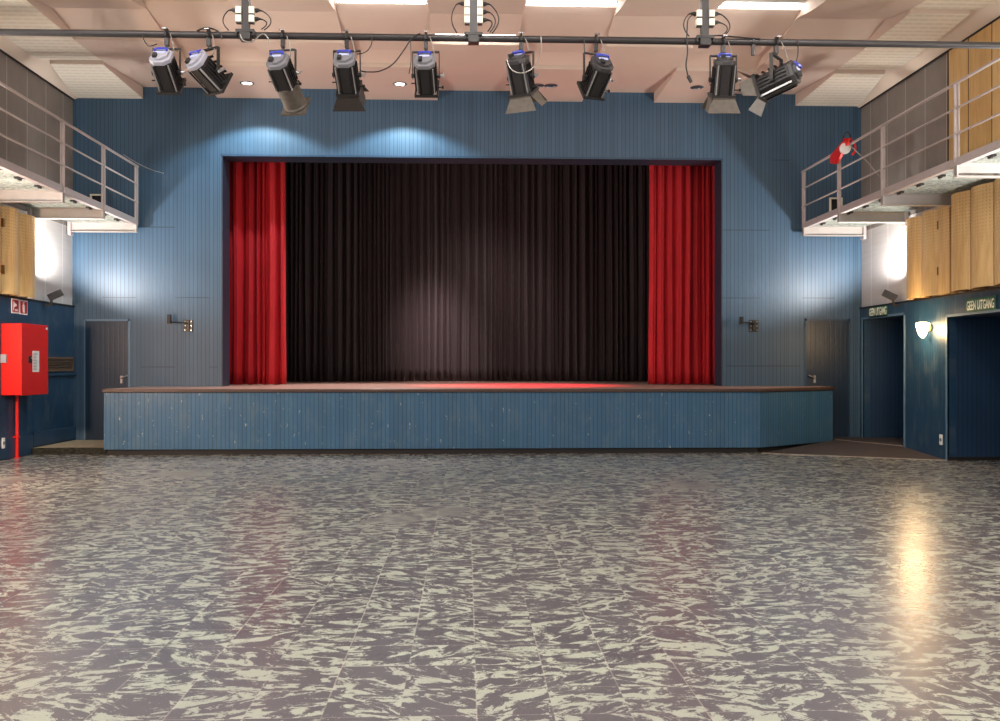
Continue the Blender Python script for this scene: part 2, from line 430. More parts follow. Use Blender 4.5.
# ------------------------------------------------------------------ setting
RX = 8.8   # depth of the exit recesses
struct(MB().box(XL - .3, RX + .3, YF - .3, YB + .3, -.2, 0), 'floor', M['floor'])
# stage wall with the proscenium opening
b = MB(); T = .45
b.box(XL - .3, OX0, YB, YB + T, 0, ZC); b.box(OX1, XR + .3, YB, YB + T, 0, ZC); b.box(OX0, OX1, YB, YB + T, OZ, ZC)
wb = struct(b, 'wall_back', M['blue_x'])
b = MB()
b.box(OX0, OX0 + .012, YB - .004, YB + T, ZS, OZ); b.box(OX1 - .012, OX1, YB - .004, YB + T, ZS, OZ); b.box(OX0, OX1, YB - .004, YB + T, OZ - .012, OZ)
b.build('opening_lining', M['blue_dark'], wb, loc=True)
# thin pale edge line over the opening
b = MB(); b.box(OX0 - .02, OX1 + .02, YB - .008, YB, OZ - .012, OZ + .02)
b.build('opening_trim', M['blue_flat'], wb, loc=True)
struct(MB().box(XL - .3, XR + .3, YF - .3, YF, 0, ZC), 'wall_front', M['plaster'])
# side walls: blue panelling below, plaster and grey boards above
b = MB(); b.box(XL - .3, XL, YF, YB, 0, ZP)
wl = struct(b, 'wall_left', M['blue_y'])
b = MB(); b.box(XL - .3, XL - .03, YF, YB, ZP, 3.7); b.build('plaster_band', M['plaster'], wl, loc=True)
b = MB(); b.box(XL - .3, XL - .02, YF, YB, 3.7, ZC); b.build('grey_wall_boards', M['grey'], wl, loc=True)
b = MB(); b.box(XL - .06, XL + .012, YF, YB, ZP - .015, ZP + .012); b.build('ledge_strip', M['kick'], wl, loc=True)
# right wall with the two exit openings
E1a, E1b, E2a, E2b = 14.18, 15.68, 10.95, 12.88
E1z, E2z = 2.16, 2.055
b = MB(); WT = .12
b.box(XR, XR + WT, YF, E2a, 0, ZP); b.box(XR, XR + WT, E2a, E2b, E2z, ZP); b.box(XR, XR + WT, E2b, E1a, 0, ZP)
b.box(XR, XR + WT, E1a, E1b, E1z, ZP); b.box(XR, XR + WT, E1b, YB, 0, ZP)
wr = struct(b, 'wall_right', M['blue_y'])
b = MB(); b.box(XR + .03, XR + .3, YF, YB, ZP, 3.7); b.build('plaster_band', M['plaster'], wr, loc=True)
b = MB(); b.box(XR + .02, XR + .3, 12.87, YB, 3.7, ZC); b.build('grey_wall_boards', M['grey'], wr, loc=True)
b = MB(); b.box(XR - .0, XR + .3, YF, 12.85, 3.7, ZC); b.build('wooden_wall_boards', M['wood_board'], wr, loc=True)
b = MB()
for yy in (12.33, 11.77, 11.2): b.box(XR - .003, XR, yy - .006, yy + .006, 3.8, 5.85)
b.box(XR - .005, XR + .03, 12.845, 12.875, 3.7, 5.9)
b.build('board_joint', M['kick'], wr, loc=True)
b = MB(); b.box(XR - .012, XR + .06, YF, YB, ZP - .015, ZP + .012); b.build('ledge_strip', M['kick'], wr, loc=True)
b = MB()
for a, c, zt in ((E1a, E1b, E1z), (E2a, E2b, E2z)):
    b.box(XR - .012, XR + .02, a - .035, a, 0.0, zt + .03); b.box(XR - .012, XR + .02, c, c + .035, 0.0, zt + .03); b.box(XR - .012, XR + .02, a - .035, c + .035, zt, zt + .035)
b.build('exit_frame', M['blue_light'], wr, loc=True)
# recess linings
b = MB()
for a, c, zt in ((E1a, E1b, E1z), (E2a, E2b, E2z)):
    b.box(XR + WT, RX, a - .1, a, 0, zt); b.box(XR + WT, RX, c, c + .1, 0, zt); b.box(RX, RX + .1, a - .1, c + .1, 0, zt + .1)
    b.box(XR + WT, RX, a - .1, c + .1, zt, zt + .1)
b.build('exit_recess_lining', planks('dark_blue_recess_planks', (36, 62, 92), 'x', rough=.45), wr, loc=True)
b = MB(); b.box(XR + .01, RX - .02, E2b - .012, E2b, 0, .05); b.box(XR, XR + .001, 0, .1, 0, .001)
struct(b, 'baseboard_right', M['kick'])

# ceiling: slab + stepped sails
cl = struct(MB().box(XL - .3, XR + .3, YF, YB + .45, ZC, ZC + .2), 'ceiling', M['ceil'])
XS = [-5.49, -4.24, -2.99, -1.74, -.49, .76, 2.01, 3.26, 4.51, 5.75]
def sail(x0, x1, prof, mat, name='ceiling_sail', x0b=None, x1b=None):
    """prof: (y,z) list from the stage wall towards the hall; a solid slab up to the ceiling so it has cheeks"""
    bm_ = MB(); n = len(prof)
    lo = [(y, z) for y, z in prof]
    vs = []
    for k, xx in enumerate((x0, x1)):
        for y, z in lo: vs.append((xx, y, z))
        for y, z in lo: vs.append((xx, y, max(z + .03, 6.5)))
    fs = []
    for i in range(n - 1):
        fs += [(i, i + 1, 2 * n + i + 1, 2 * n + i), (n + i, 3 * n + i, 3 * n + i + 1, n + i + 1),
               (i, n + i, n + i + 1, i + 1), (2 * n + i, 2 * n + i + 1, 3 * n + i + 1, 3 * n + i)]
    fs += [(0, 2 * n, 3 * n, n), (n - 1, 2 * n - 1, 4 * n - 1, 3 * n - 1)]
    bm_.add(vs, fs)
    return bm_.build(name, mat, cl, loc=True)
def curve(a, b_, sag, n=8):
    return [(a[0] + (b_[0] - a[0]) * i / n, a[1] + (b_[1] - a[1]) * i / n - sag * 4 * (i / n) * (1 - i / n)) for i in range(n + 1)]
yo = YB - .001
def shift(pr, dy): return [(y + dy, z) for y, z in pr]
PER = 7.2
def P_prof():    # columns that start low at the stage wall and open into a lit recess
    return [(yo, 5.93), (14.08, 5.93)], curve((14.06, 5.985), (13.72, 6.07), -.01, 4) + curve((13.70, 6.07), (12.15, 6.14), .04, 8)[1:]
def Q_prof():
    return [(yo, 6.10), (15.32, 6.07), ] + curve((15.30, 6.07), (13.05, 5.93), .03, 8)[1:], curve((12.9, 6.02), (12.35, 6.10), 0, 4) + curve((12.33, 6.10), (10.6, 5.90), .05, 8)[1:]
for i in range(9):
    x0, x1 = XS[i], XS[i + 1]
    low = (i % 2 == 1)
    segs = P_prof() if low else Q_prof()
    for sg in segs: sail(x0, x1, sg, M['sail'])
    # further rows towards the hall
    if low:
        rows = [curve((11.55, 6.3), (10.4, 6.15), .03, 6), curve((10.4, 6.0), (8.4, 5.95), .06, 6)]
    else:
        rows = [curve((10.55, 6.10), (8.4, 5.95), .06, 6)]
    for rw in rows: sail(x0, x1, rw, M['sail'])
    y0 = 8.35
    while y0 > YF + 1:
        sail(x0, x1, curve((y0, 6.16), (y0 - 2.2, 6.08), .04, 6), M['sail']); y0 -= 2.3
# ribbed boards along both side walls, a bent margin strip beside them
def side(s):
    xin = XS[0] if s < 0 else XS[-1]; xw = XL if s < 0 else XR
    y0 = yo; k = 0
    while y0 > YF + 1.5:
        L = 1.72 if k == 0 else 2.40
        y1 = y0 - L
        za, zb = (5.90, 5.92) if k == 0 else (5.975, 5.925)
        xa = xw - s * .02; xb = xw - s * .36
        n = 8; vs = []; fs = []
        for j in range(n + 1):
            t = j / n; y = y0 + (y1 - y0) * t
            z = za + (zb - za) * t - (.0 if k == 0 else .02 * 4 * t * (1 - t)); xo = xa + (xb - xa) * (t if k == 0 else (1 - (1 - t) ** 1.0 * .55))
            vs += [(xin, y, z), (xo, y, z), (xo, y, 6.5), (xin, y, 6.5)]
        for j in range(n):
            a = 4 * j; fs += [(a + q, a + (q + 1) % 4, a + 4 + (q + 1) % 4, a + 4 + q) for q in range(4)]
        fs += [(0, 1, 2, 3), (4 * n + 3, 4 * n + 2, 4 * n + 1, 4 * n)]
        bb = MB().add(vs, fs); bb.mi = [0 if (q < 4 * n and q % 4 == 0) else 1 for q in range(len(bb.f))]; bb.build('ribbed_ceiling_board', [M['perf'], M['sail']], cl, loc=True)
        y0 = y1 - .02; k += 1
    # margin strip sloping up from the wall
    mb = MB(); xa = xw; xb = xw - s * .55
    mb.prism([(xa, yo, 5.87), (xb, yo, 6.12), (xb, yo, 6.16), (xa, yo, 5.91)], (0, YF - yo + .1, 0))
    mb.build('ceiling_margin', M['ceil'], cl, loc=True)
    MB().box(min(xw, xw - s * .012), max(xw, xw - s * .012), YF, yo, 5.85, 5.875).build('margin_line', M['kick'], cl, loc=True)
side(-1); side(1)
# cheeks between the boards and the sails come from the sails' own thickness

# strip lamps in the ceiling recesses
n_ = 0
names = {1: 'left of the first mast', 3: 'between the first and second mast', 5: 'between the second and third mast', 7: 'right of the third mast'}
for i in (3, 5, 7):
    x0, x1 = XS[i], XS[i + 1]
    t = thing('strip_lamp', ((x0 + x1) / 2, 12.03, 6.13), 'glowing white strip lamp in the ceiling recess ' + names[i], 'lamp', 'strip lamps in the ceiling recesses')
    MB().box(x0 + .02, x1 - .02, 11.97, 12.09, 6.16, 6.20).build('lamp_tray', M['white'], t)
    MB().cyl((x0 + .04, 12.03, 6.13), (x1 - .04, 12.03, 6.13), .028).build('tube', M['tube'], t, smooth=True)
t = thing('strip_lamp', (.13, 12.97, 6.03), 'white strip lamp glowing behind the lighting bar by the middle mast', 'lamp', 'strip lamps in the ceiling recesses')
MB().box(-.45, .72, 12.94, 13.02, 6.065, 6.10).build('lamp_tray', M['white'], t)
MB().cyl((-.43, 12.98, 6.05), (.70, 12.98, 6.05), .014).build('tube', M['tube'], t, smooth=True)
# recessed downlights
def downlight(x, y, lit, label):
    t = thing('downlight', (x, y, 5.93), label, 'downlight', 'lit downlights above the stage wall' if lit else 'unlit downlights above the stage wall')
    MB().lathe([(.105, .0), (.112, -.006), (.085, -.014), (.078, -.004), (.078, .0)], (x, y, 5.93)).build('trim_ring', M['chrome'], t, smooth=True)
    MB().lathe([(.078, -.002), (.05, -.006), (.001, -.007)], (x, y, 5.93)).build('lamp_lens', M['downlit'] if lit else M['lens'], t, smooth=True)
downlight(x_at(247, 14.95), 14.95, True, 'lit round downlight in the ceiling between the second and third spotlights')
downlight(x_at(400, 14.9), 14.9, True, 'lit round downlight in the ceiling beside the hanging loop of cable')
downlight(x_at(543, 14.9) - .09, 14.9, False, 'left one of a pair of unlit downlights right of the tilted spotlight')
downlight(x_at(543, 14.9) + .13, 14.9, False, 'right one of a pair of unlit downlights right of the tilted spotlight')
downlight(x_at(697, 14.9), 14.9, False, 'single unlit downlight below the dangling cable plug')
# bodies of the added fill lamps, out of view above the hall
for (xx, yy) in HALL:
    b = MB(); b.box(xx - .56, xx + .56, yy - .26, yy + .26, 6.02, 6.06)
    o = tag(b.build('fill_lamp', M['fill_panel']), 'flat rectangular fill lamp, added unseen over the hall floor', 'lamp', 'added fill lamps over the hall floor')

# ------------------------------------------------------------------ stage
SX0 = x_at(104, 14.1); SX1 = x_at(760, 14.1); SX2, SY2 = x_at(833, 15.3), 15.3
front = [(SX0, 14.1), (SX1, 14.1), (SX2, SY2), (SX2, YB - .002), (SX0, YB - .002)]
st = thing('stage', (-.4, 14.1, 0), 'raised stage with blue planked front, dark edge and angled right corner', 'stage')
b = MB(); b.prism([(x, y, .085) for x, y in front], (0, 0, .865)); b.mi = [0] * len(b.mi); b.mi[2 + 1] = 1
b.build('stage_front', [M['blue_stage'], M['blue_d']], st)
def inset(p, d): return (max(min(p[0], SX1 + (p[1] - 14.1) * (SX2 - SX1) / (SY2 - 14.1) - d * 1.2), SX0 + d), p[1] + (d if p[1] < 15 else 0))
kick = [(SX0 + .03, 14.14), (SX1 - .03, 14.14), (SX2 - .04, SY2 + .02), (SX2 - .04, YB - .003), (SX0 + .03, YB - .003)]
MB().prism([(x, y, 0) for x, y in kick], (0, 0, .085)).build('kick_board', M['kick'], st)
top = [(SX0 - .02, 14.07), (SX1 + .01, 14.07), (SX2 + .025, SY2 - .02), (SX2 + .025, YB - .002), (SX0 - .02, YB - .002)]
MB().prism([(x, y, .95) for x, y in top], (0, 0, .05)).build('stage_edge', M['lip'], st, bevel=.008)
b = MB(); b.prism([(x, y, 1.0) for x, y in [(SX0, 14.12), (SX1 - .02, 14.12), (SX2 - .02, SY2), (SX2 - .02, YB), (OX1 - .013, YB), (OX1 - .013, YB + T), (5.9, YB + T), (5.9, 21.5), (-5.6, 21.5), (-5.6, YB + T), (OX0 + .013, YB + T), (OX0 + .013, YB), (SX0, YB)]], (0, 0, .004))
b.build('stage_boards', M['stage_floor'], st)
# black stage house
b = MB(); b.box(-5.7, -5.6, YB + T, 21.6, ZS + .004, 6.5); b.box(5.9, 6.0, YB + T, 21.6, ZS + .004, 6.5); b.box(-5.7, 6.0, 21.5, 21.6, ZS + .004, 6.5); b.box(-5.7, 6.0, YB + T, 21.6, 6.5, 6.6)
struct(b, 'wall_stage_house', M['stage_black'])

def curtain(name, x0, x1, y, z0, z1, mat, label, folds, amp, seed, flare=.0, nu=None, var=1):
    rnd = random.Random(seed); W = x1 - x0
    # irregular fold positions
    cuts = [0]
    while cuts[-1] < 1: cuts.append(cuts[-1] + (1 / folds) * rnd.uniform(.45, 1.6))
    am = [rnd.uniform(.45, 1.15) for _ in cuts]; am2 = [rnd.uniform(.5, 1.1) for _ in cuts]; ph = rnd.uniform(0, 6)
    nu = nu or folds * 14
    def fn(u, v):
        k = 0
        while k < len(cuts) - 2 and cuts[k + 1] < u: k += 1
        t = (u - cuts[k]) / (cuts[k + 1] - cuts[k])
        h = 1 - v                     # v=0 top
        a = am[k] * (1 - v) + am2[k] * v
        prof = (math.sin(PI * t) ** .75)
        d = amp * (a * prof) + amp * .05 * math.sin(t * 2 * PI * 3 + k) + .25 * amp * math.sin(u * 9 + ph + v * 1.5)
        x = x0 + W * u + (u - .5) * flare * v + .012 * math.sin(v * 5 + k * 1.7) * (v)
        return (x, y - d, z1 + (z0 - z1) * v + (.006 * math.sin(u * folds * 5) if v > .99 else 0))
    b = MB(); b.grid(fn, nu, 18)
    o = b.build(name, mat, smooth=True)
    s_ = o.modifiers.new('thickness', 'SOLIDIFY'); s_.thickness = .008
    return tag(o, label, 'curtain')
curtain('stage_curtain', -4.75, x_at(287, 16.9), 16.9, 1.02, 5.6, M['red_velvet'], 'red velvet stage curtain hanging at the left side of the opening', 8, .20, 3, .03)
curtain('stage_curtain', x_at(650, 16.9), 4.95, 16.9, 1.02, 5.6, M['red_velvet'], 'red velvet stage curtain hanging at the right side of the opening', 13, .12, 5, .03)
curtain('backdrop_curtain', -5.5, 5.8, 20.6, 1.012, 6.3, M['black_velvet'], 'wide black pleated curtain closing the back of the stage', 78, .17, 11, nu=1100)
# stage lanterns that give the stage its light, above the opening
def small_lantern(loc, tgt, label):
    t = thing('stage_lantern', loc, label, 'spotlight', 'lanterns above the stage'); d = (Vector(tgt) - Vector(loc)).normalized(); l = Vector(loc)
    MB().lathe([(.05, -.32), (.09, -.3), (.10, -.08), (.12, -.05)], l, d).build('housing', M['body'], t, smooth=True)
    b = MB(); b.box(l.x - .02, l.x + .02, l.y - .15, l.y - .11, l.z, 6.49); b.build('hanger', M['black_steel'], t)

# ------------------------------------------------------------------ doors in the stage wall, hatches
def door(n, pxa, pxb, pyt, zb, handle_px, handle_dir, hinge_px=None, name='door'):
    xa, xb = x_at(pxa, YB), x_at(pxb, YB); zt = z_at(pyt, xa, YB)
    b = MB(); b.box(xa, xb, YB - .025, YB - .002, zb, zt)
    d = struct(b, 'door_%d' % n, M['shaded_blue_door'])
    f = MB(); f.box(xa - .03, xa, YB - .018, YB - .002, zb, zt + .03); f.box(xb, xb + .03, YB - .018, YB - .002, zb, zt + .03); f.box(xa - .03, xb + .03, YB - .018, YB - .002, zt, zt + .03)
    f.build('door_frame', M['blue_light'] if n == 1 else M['blue_flat'], d, loc=True)  # left frame coloured paler to imitate light on its edge
    hx = x_at(handle_px, YB); hz = 1.15
    h = MB(); h.box(hx - .018, hx + .018, YB - .034, YB - .025, hz - .09, hz + .04)
    h.cyl((hx, YB - .025, hz), (hx, YB - .075, hz), .011); h.tube([(hx, YB - .075, hz), (hx + handle_dir * .06, YB - .078, hz + .02), (hx + handle_dir * .12, YB - .078, hz + .045)], .012)
    h.build('door_handle', M['steel'], d, loc=True, smooth=True)
    if hinge_px:
        hh = MB(); hx = x_at(hinge_px, YB)
        for z in (.35, 2.0): hh.cyl((hx, YB - .03, z), (hx, YB - .03, z + .1), .012)
        hh.build('hinge', M['cap_dark'], d, loc=True)
    return d
M['shaded_blue_door'] = planks('shaded_blue_door_planks', (25, 46, 68), 'x', width=.085, rough=.36)  # darkened colour stands for the shade low in the stage wall corners
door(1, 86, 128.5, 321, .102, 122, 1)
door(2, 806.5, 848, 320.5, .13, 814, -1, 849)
# the left door's pale frame stands in for its lit edge
def hatch(px0, px1, py0, py1, label):
    xa, xb = x_at(px0, YB), x_at(px1, YB); zt, zb = z_at(py0, xa, YB), z_at(py1, xa, YB); w_ = .022
    t = thing('wall_hatch', ((xa + xb) / 2, YB, zb), label, 'wall opening')
    MB().box(xa + w_, xb - w_, YB - .012, YB - .002, zb + w_, zt - w_).build('dark_opening', M['stage_black'], t)
    f = MB(); f.box(xa, xa + w_, YB - .05, YB - .002, zb, zt); f.box(xb - w_, xb, YB - .05, YB - .002, zb, zt); f.box(xa + w_, xb - w_, YB - .05, YB - .002, zb, zb + w_); f.box(xa + w_, xb - w_, YB - .05, YB - .002, zt - w_, zt)
    f.build('frame', M['socket'], t)
hatch(91, 104, 194.5, 209, 'small black wall opening with a pale frame behind the left catwalk railing')
hatch(829, 841.5, 198, 213, 'small black wall opening with a pale frame behind the right catwalk railing')

# ------------------------------------------------------------------ left corner: concrete slab, grille, boards
random.seed(3)
b = MB()
def rough(u, v):
    x = XL + .003 + u * (SX0 - XL - .01); base = 14.2 + .16 * (1 - u) ** 2 * 0
    j = lambda a: random.uniform(-a, a)
    return (x, base + (0 if v == 0 else j(.03)) - (.05 * v), .10 * (1 - v) + (j(.012) if 0 < v < 1 else 0))
tops = [(XL + .003, YB - .003, .10), (SX0 - .004, YB - .003, .10)]
n = 40; lines = []
for r in range(5):
    v = r / 4; row = []
    for i in range(n + 1):
        u = i / n; x = XL + .003 + u * (SX0 - XL - .02)
        y = 14.2 + .12 * math.sin(u * 2.2 + .4) - .04 * v + random.uniform(-.022, .022) * (1 if r else .5)
        z = .10 * (1 - v) + (random.uniform(-.008, .008) if 0 < r < 4 else 0); row.append((x, y, max(z, .001)))
    lines.append(row)
vs = [p for row in lines for p in row]; fs = [(r * (n + 1) + i, r * (n + 1) + i + 1, (r + 1) * (n + 1) + i + 1, (r + 1) * (n + 1) + i) for r in range(4) for i in range(n)]
k = len(vs); vs += [(lines[0][i][0], YB - .003, .10) for i in range(n + 1)]
b.add(vs, fs); b.mi = [1] * len(b.f)
b.add(vs, []);
topf = [(i, i + 1, k + i + 1, k + i) for i in range(n)]
b.f += topf; b.mi += [0] * len(topf)
b.f += [(k + i, k + i + 1, 4 * (n + 1) + i + 1, 4 * (n + 1) + i) for i in range(n)]; b.mi += [0] * n
b.v = b.v[:len(vs)]
tag(b.build('concrete_step', [M['concrete'], M['broken']]), 'low concrete step with broken dark edge in front of the left door', 'step')
# lower wall boards & grille on the left wall
struct(MB().box(XL, XL + .02, YF, 14.28, .02, 1.9 * 0 + .30), 'baseboard_left', M['blue_flat'])
b = MB(); b.box(XL, XL + .03, 14.3, YB - .003, .125, .33); struct(b, 'trim_1', M['blue_flat'])
t = thing('ventilation_grille', (XL, 14.9, 1.27), 'long brown slatted ventilation grille in the blue wall right of the red cabinet', 'grille')
b = MB(); b.box(XL, XL + .03, 14.19, 15.72, 1.27, 1.30); b.box(XL, XL + .03, 14.19, 15.72, 1.47, 1.50); b.box(XL, XL + .03, 14.19, 14.22, 1.27, 1.5); b.box(XL, XL + .03, 15.69, 15.72, 1.27, 1.5)
b.build('frame', M['louvre'], t)
b = MB()
for i in range(6): z = 1.305 + i * .028; b.prism([(XL + .002, 14.22, z), (XL + .026, 14.22, z + .004), (XL + .026, 14.22, z + .01), (XL + .002, 14.22, z + .02)], (0, 1.47, 0))
b.build('slats', M['louvre'], t)
struct(MB().box(XL, XL + .05, 13.9, YB - .003, 1.20, 1.235), 'trim_2', M['blue_flat'])

# right corner: rubber ramp and landing
b = MB(); A = (SX1 + .02, 14.07); B_ = (XR - .002, 12.90); C_ = (SX2 + .03, 15.25); D_ = (XR - .002, 14.2)
zl = .11
b.add([(A[0], A[1], .001), (B_[0], B_[1], .001), (D_[0], D_[1], zl * .75), (C_[0], C_[1], zl), (A[0], A[1], 0), (B_[0], B_[1], 0), (D_[0], D_[1], 0), (C_[0], C_[1], 0)],
      [(0, 1, 2, 3), (4, 5, 6, 7), (0, 4, 5, 1), (1, 5, 6, 2), (2, 6, 7, 3), (3, 7, 4, 0)])
rp = thing('access_ramp', (5.9, 13.6, 0), 'dark low ramp with a worn pale edge between stage corner and right wall', 'ramp')
b.build('ramp_surface', M['ramp'], rp)
b = MB(); dv = (Vector((B_[0], B_[1], 0)) - Vector((A[0], A[1], 0))).normalized(); nv = Vector((dv.y, -dv.x, 0)) * .035
b.prism([(A[0], A[1], 0), (B_[0], B_[1], 0), (B_[0] + nv.x, B_[1] + nv.y, 0), (A[0] + nv.x, A[1] + nv.y, 0)], (0, 0, .006)); b.build('edge_strip', M['ramp_edge'], rp)
ld = thing('landing', (6.6, 15.3, 0), 'dark landing at the foot of the right stage door and first exit', 'floor platform')
b = MB(); b.prism([(C_[0], C_[1] + .002, 0), (D_[0], D_[1] + .002, 0), (XR + .0, 14.2, 0), (XR, YB - .003, 0), (C_[0], YB - .003, 0)], (0, 0, zl)); b.build('landing_surface', M['ramp'], ld)
b = MB(); b.box(XR, RX, E1a + .001, E1b - .001, 0, zl); b.build('recess_floor', M['ramp'], ld)
b = MB(); b.prism([(C_[0], C_[1], zl), (D_[0], D_[1], zl * .8), (D_[0], D_[1] + .03, zl * .8), (C_[0], C_[1] + .03, zl)], (0, 0, .005)); b.build('edge_strip', M['ramp_edge'], ld)

# ------------------------------------------------------------------ bent wooden wall panels
def wood_panel(s, y0, y1, z1, label, bow=.10, off=.06, hinge=None, z0=None):
    xw = XL if s > 0 else XR; z0 = ZP + .014 if z0 is None else z0
    t = thing('wooden_wall_panel', (xw + s * off, (y0 + y1) / 2, z0), label, 'wall panel')
    n = 14; th = .018; outer = []; inner = []
    for i in range(n + 1):
        u = i / n; y = y0 + (y1 - y0) * u; d = off + bow * (1 - (2 * u - 1) ** 2)
        outer.append((xw + s * (d + th), y, z0)); inner.append((xw + s * d, y, z0))
    b = MB(); b.prism(outer + inner[::-1], (0, 0, z1 - z0)); b.build('bent_board', M['wood'], t, smooth=True)
    if hinge is not None:
        h = MB()
        for z in (z0 + .28, z1 - .30):
            h.box(min(xw + s * (off), xw + s * (off + .05)), max(xw + s * off, xw + s * (off + .05)), hinge - .02, hinge + .02, z, z + .12)
        h.build('hinge', M['brass'], t)
    # battens behind, fixing it to the wall
    h = MB()
    for y in (y0 + .04, y1 - .04): h.box(min(xw - s * .03, xw + s * off), max(xw - s * .03, xw + s * off), y - .02, y + .02, z0, z1 - .02)
    h.build('batten', M['wood_edge'], t)
yl = [y_at(px, XL + .12) for px in (-32, 3.6, 20.5, 37)]
wood_panel(1, yl[2] + .01, yl[3], 3.60, 'bent pale wooden wall panel on the left, nearest the white glow', bow=.08, off=.07)
wood_panel(1, yl[1] + .01, yl[2] - .01, 3.62, 'tall bent wooden wall panel on the left, above the red fire signs', bow=.08, off=.07, hinge=yl[1] + .01)
wood_panel(1, yl[0], yl[1] - .01, 3.62, 'wooden wall panel cut by the left edge of the photo', bow=.08, off=.07)
yr = [y_at(px, XR - .12) for px in (904.7, 919.8, 938, 949.5)]
wood_panel(-1, yr[1] + .01, yr[0], 3.60, 'low bent wooden wall panel on the right, beside the white glow', bow=.08, off=.07)
wood_panel(-1, yr[2] + .01, yr[1] - .01, 3.62, 'low bent wooden wall panel on the right with hinges at its near edge', bow=.08, off=.07, hinge=yr[2] + .01)
wood_panel(-1, yr[3] + .01, yr[2] - .01, 3.66, 'narrow flat wooden wall panel on the right, just past the hinges', bow=.0, off=.10)
yq = [y_at(px, XR - .2) for px in (949.5, 969, 992, 1020, 1050)]
for i, lb in enumerate(('tall bent wooden panel on the right reaching up under the catwalk, above the wall lamp', 'tall bent wooden panel on the right above the larger green sign', 'tall bent wooden panel on the right at the very edge of the photo', 'tall bent wooden panel on the right outside the photo')):
    wood_panel(-1, yq[i + 1] + .01, yq[i] - .01, 3.70, lb, bow=.08, off=.16)
# uplights behind them
for s, y, lb in ((1, 14.4, 'small uplight glowing behind the bent wooden panel on the left wall'), (-1, 14.15, 'small uplight glowing behind the bent wooden panel on the right wall')):
    xw = XL if s > 0 else XR
    t = thing('uplight', (xw + s * .1, y, ZP), lb, 'lamp'); c = xw + s * .05; y -= .26
    MB().lathe([(.03, .0), (.034, .004), (.034, .022), (.028, .028)], (c, y, ZP + .013)).build('lamp_can', M['white'], t, smooth=True)
    MB().box(min(xw - s * .03, c), max(xw - s * .03, c), y - .03, y + .03, ZP + .012, ZP + .022).build('wall_plate', M['white'], t)
    MB().lathe([(.026, .028), (.02, .032), (.001, .033)], (c, y, ZP + .013)).build('lamp_lens', M['tube'], t)

# ------------------------------------------------------------------ catwalks
def catwalk(s, xe, posts, yn, ye, label):
    xw = XL if s > 0 else XR; zf = 3.78
    t = thing('catwalk', (xw, ye, zf), label, 'catwalk', 'catwalks along the side walls')
    xi = xe
    b = MB(); y = yn
    while y < ye - .01: b.box(min(xw, xi), max(xw, xi), y, y + .005, zf - .02, zf + .012); y += .034
    for q in range(1, 8): xx = xw + (xi - xw) * q / 8; b.box(xx - .003, xx + .003, yn, ye, zf - .004, zf + .004)
    b.build('grating_floor', M['galv'], t)
    # edge channel
    b = MB(); x1 = xi; x2 = xi + s * .02
    b.box(min(xi, x2), max(xi, x2), yn, ye, zf - .05, zf + .05); b.box(min(xi - s * .05, xi), max(xi - s * .05, xi), yn, ye, zf - .05, zf - .035)
    b.build('edge_angle', M['rail'], t)
    for i, y in enumerate(posts):
        b = MB(); b.box(min(xi, xi + s * .045), max(xi, xi + s * .045), y - .012, y + .012, zf - .05, 4.70); b.box(min(xi, xi + s * .012), max(xi, xi + s * .012), y - .045, y + .045, zf - .05, 4.70)
        b.build('railing_post', M['rail'], t)
        # I beam carrying the floor
        xa, xb = sorted((xw, xi + s * .03)); h = .15; yb_ = y
        b = MB(); b.box(xa, xb, yb_ - .006, yb_ + .006, zf - .02 - h, zf - .03); b.box(xa, xb, yb_ - .045, yb_ + .045, zf - .02 - h - .012, zf - .02 - h); b.box(xa, xb, yb_ - .045, yb_ + .045, zf - .032, zf - .02)
        # rounded throat plates near the end
        b.box(xb - .02 if s > 0 else xa, xb if s > 0 else xa + .02, yb_ - .04, yb_ + .04, zf - .02 - h, zf - .03)
        b.build('floor_beam', M['beam'], t)
        b = MB(); b.box(min(xw, xw + s * .05), max(xw, xw + s * .05), y - .06, y + .06, zf - .24, zf - .02)
        b.build('wall_bracket', M['rail'], t)
    for z, r in ((4.715, .019), (4.415, .013), (4.11, .013)):
        MB().cyl((xi + s * .02, yn, z), (xi + s * .02, ye, z), r, n=12).build('rail', M['rail'], t, smooth=True)
    # clips under the floor
    y = ye - .5
    while y > 9.5:
        b = MB(); xc = xi - s * .12
        b.prism([(xc - .06, y - .03, zf - .021), (xc + .06, y - .03, zf - .021), (xc + .06, y - .03, zf - .045), (xc + .015, y - .03, zf - .045), (xc + .015, y - .03, zf - .065), (xc - .015, y - .03, zf - .065), (xc - .015, y - .03, zf - .045), (xc - .06, y - .03, zf - .045)], (0, .06, 0))
        b.build('grating_clip', M['dark_steel'], t); y -= .55
    return t
catwalk(1, -5.55, [15.6, 14.2, 12.79, 10.9, 9.2], 4.0, 15.66, 'grey steel catwalk with railing along the left wall')
catwalk(-1, 5.84, [15.6, 14.1, 12.6, 10.68, 9.0], 4.0, 15.66, 'grey steel catwalk with railing along the right wall')
# cable on the left rail end
o = MB().tube(arc((-5.49, 14.9, 4.745), (-5.12, 15.72, 4.62), .04) , .006).build('loose_cable', M['cable_grey'], smooth=True)
tag(o, 'thin loose cable trailing from the left catwalk handrail', 'cable')
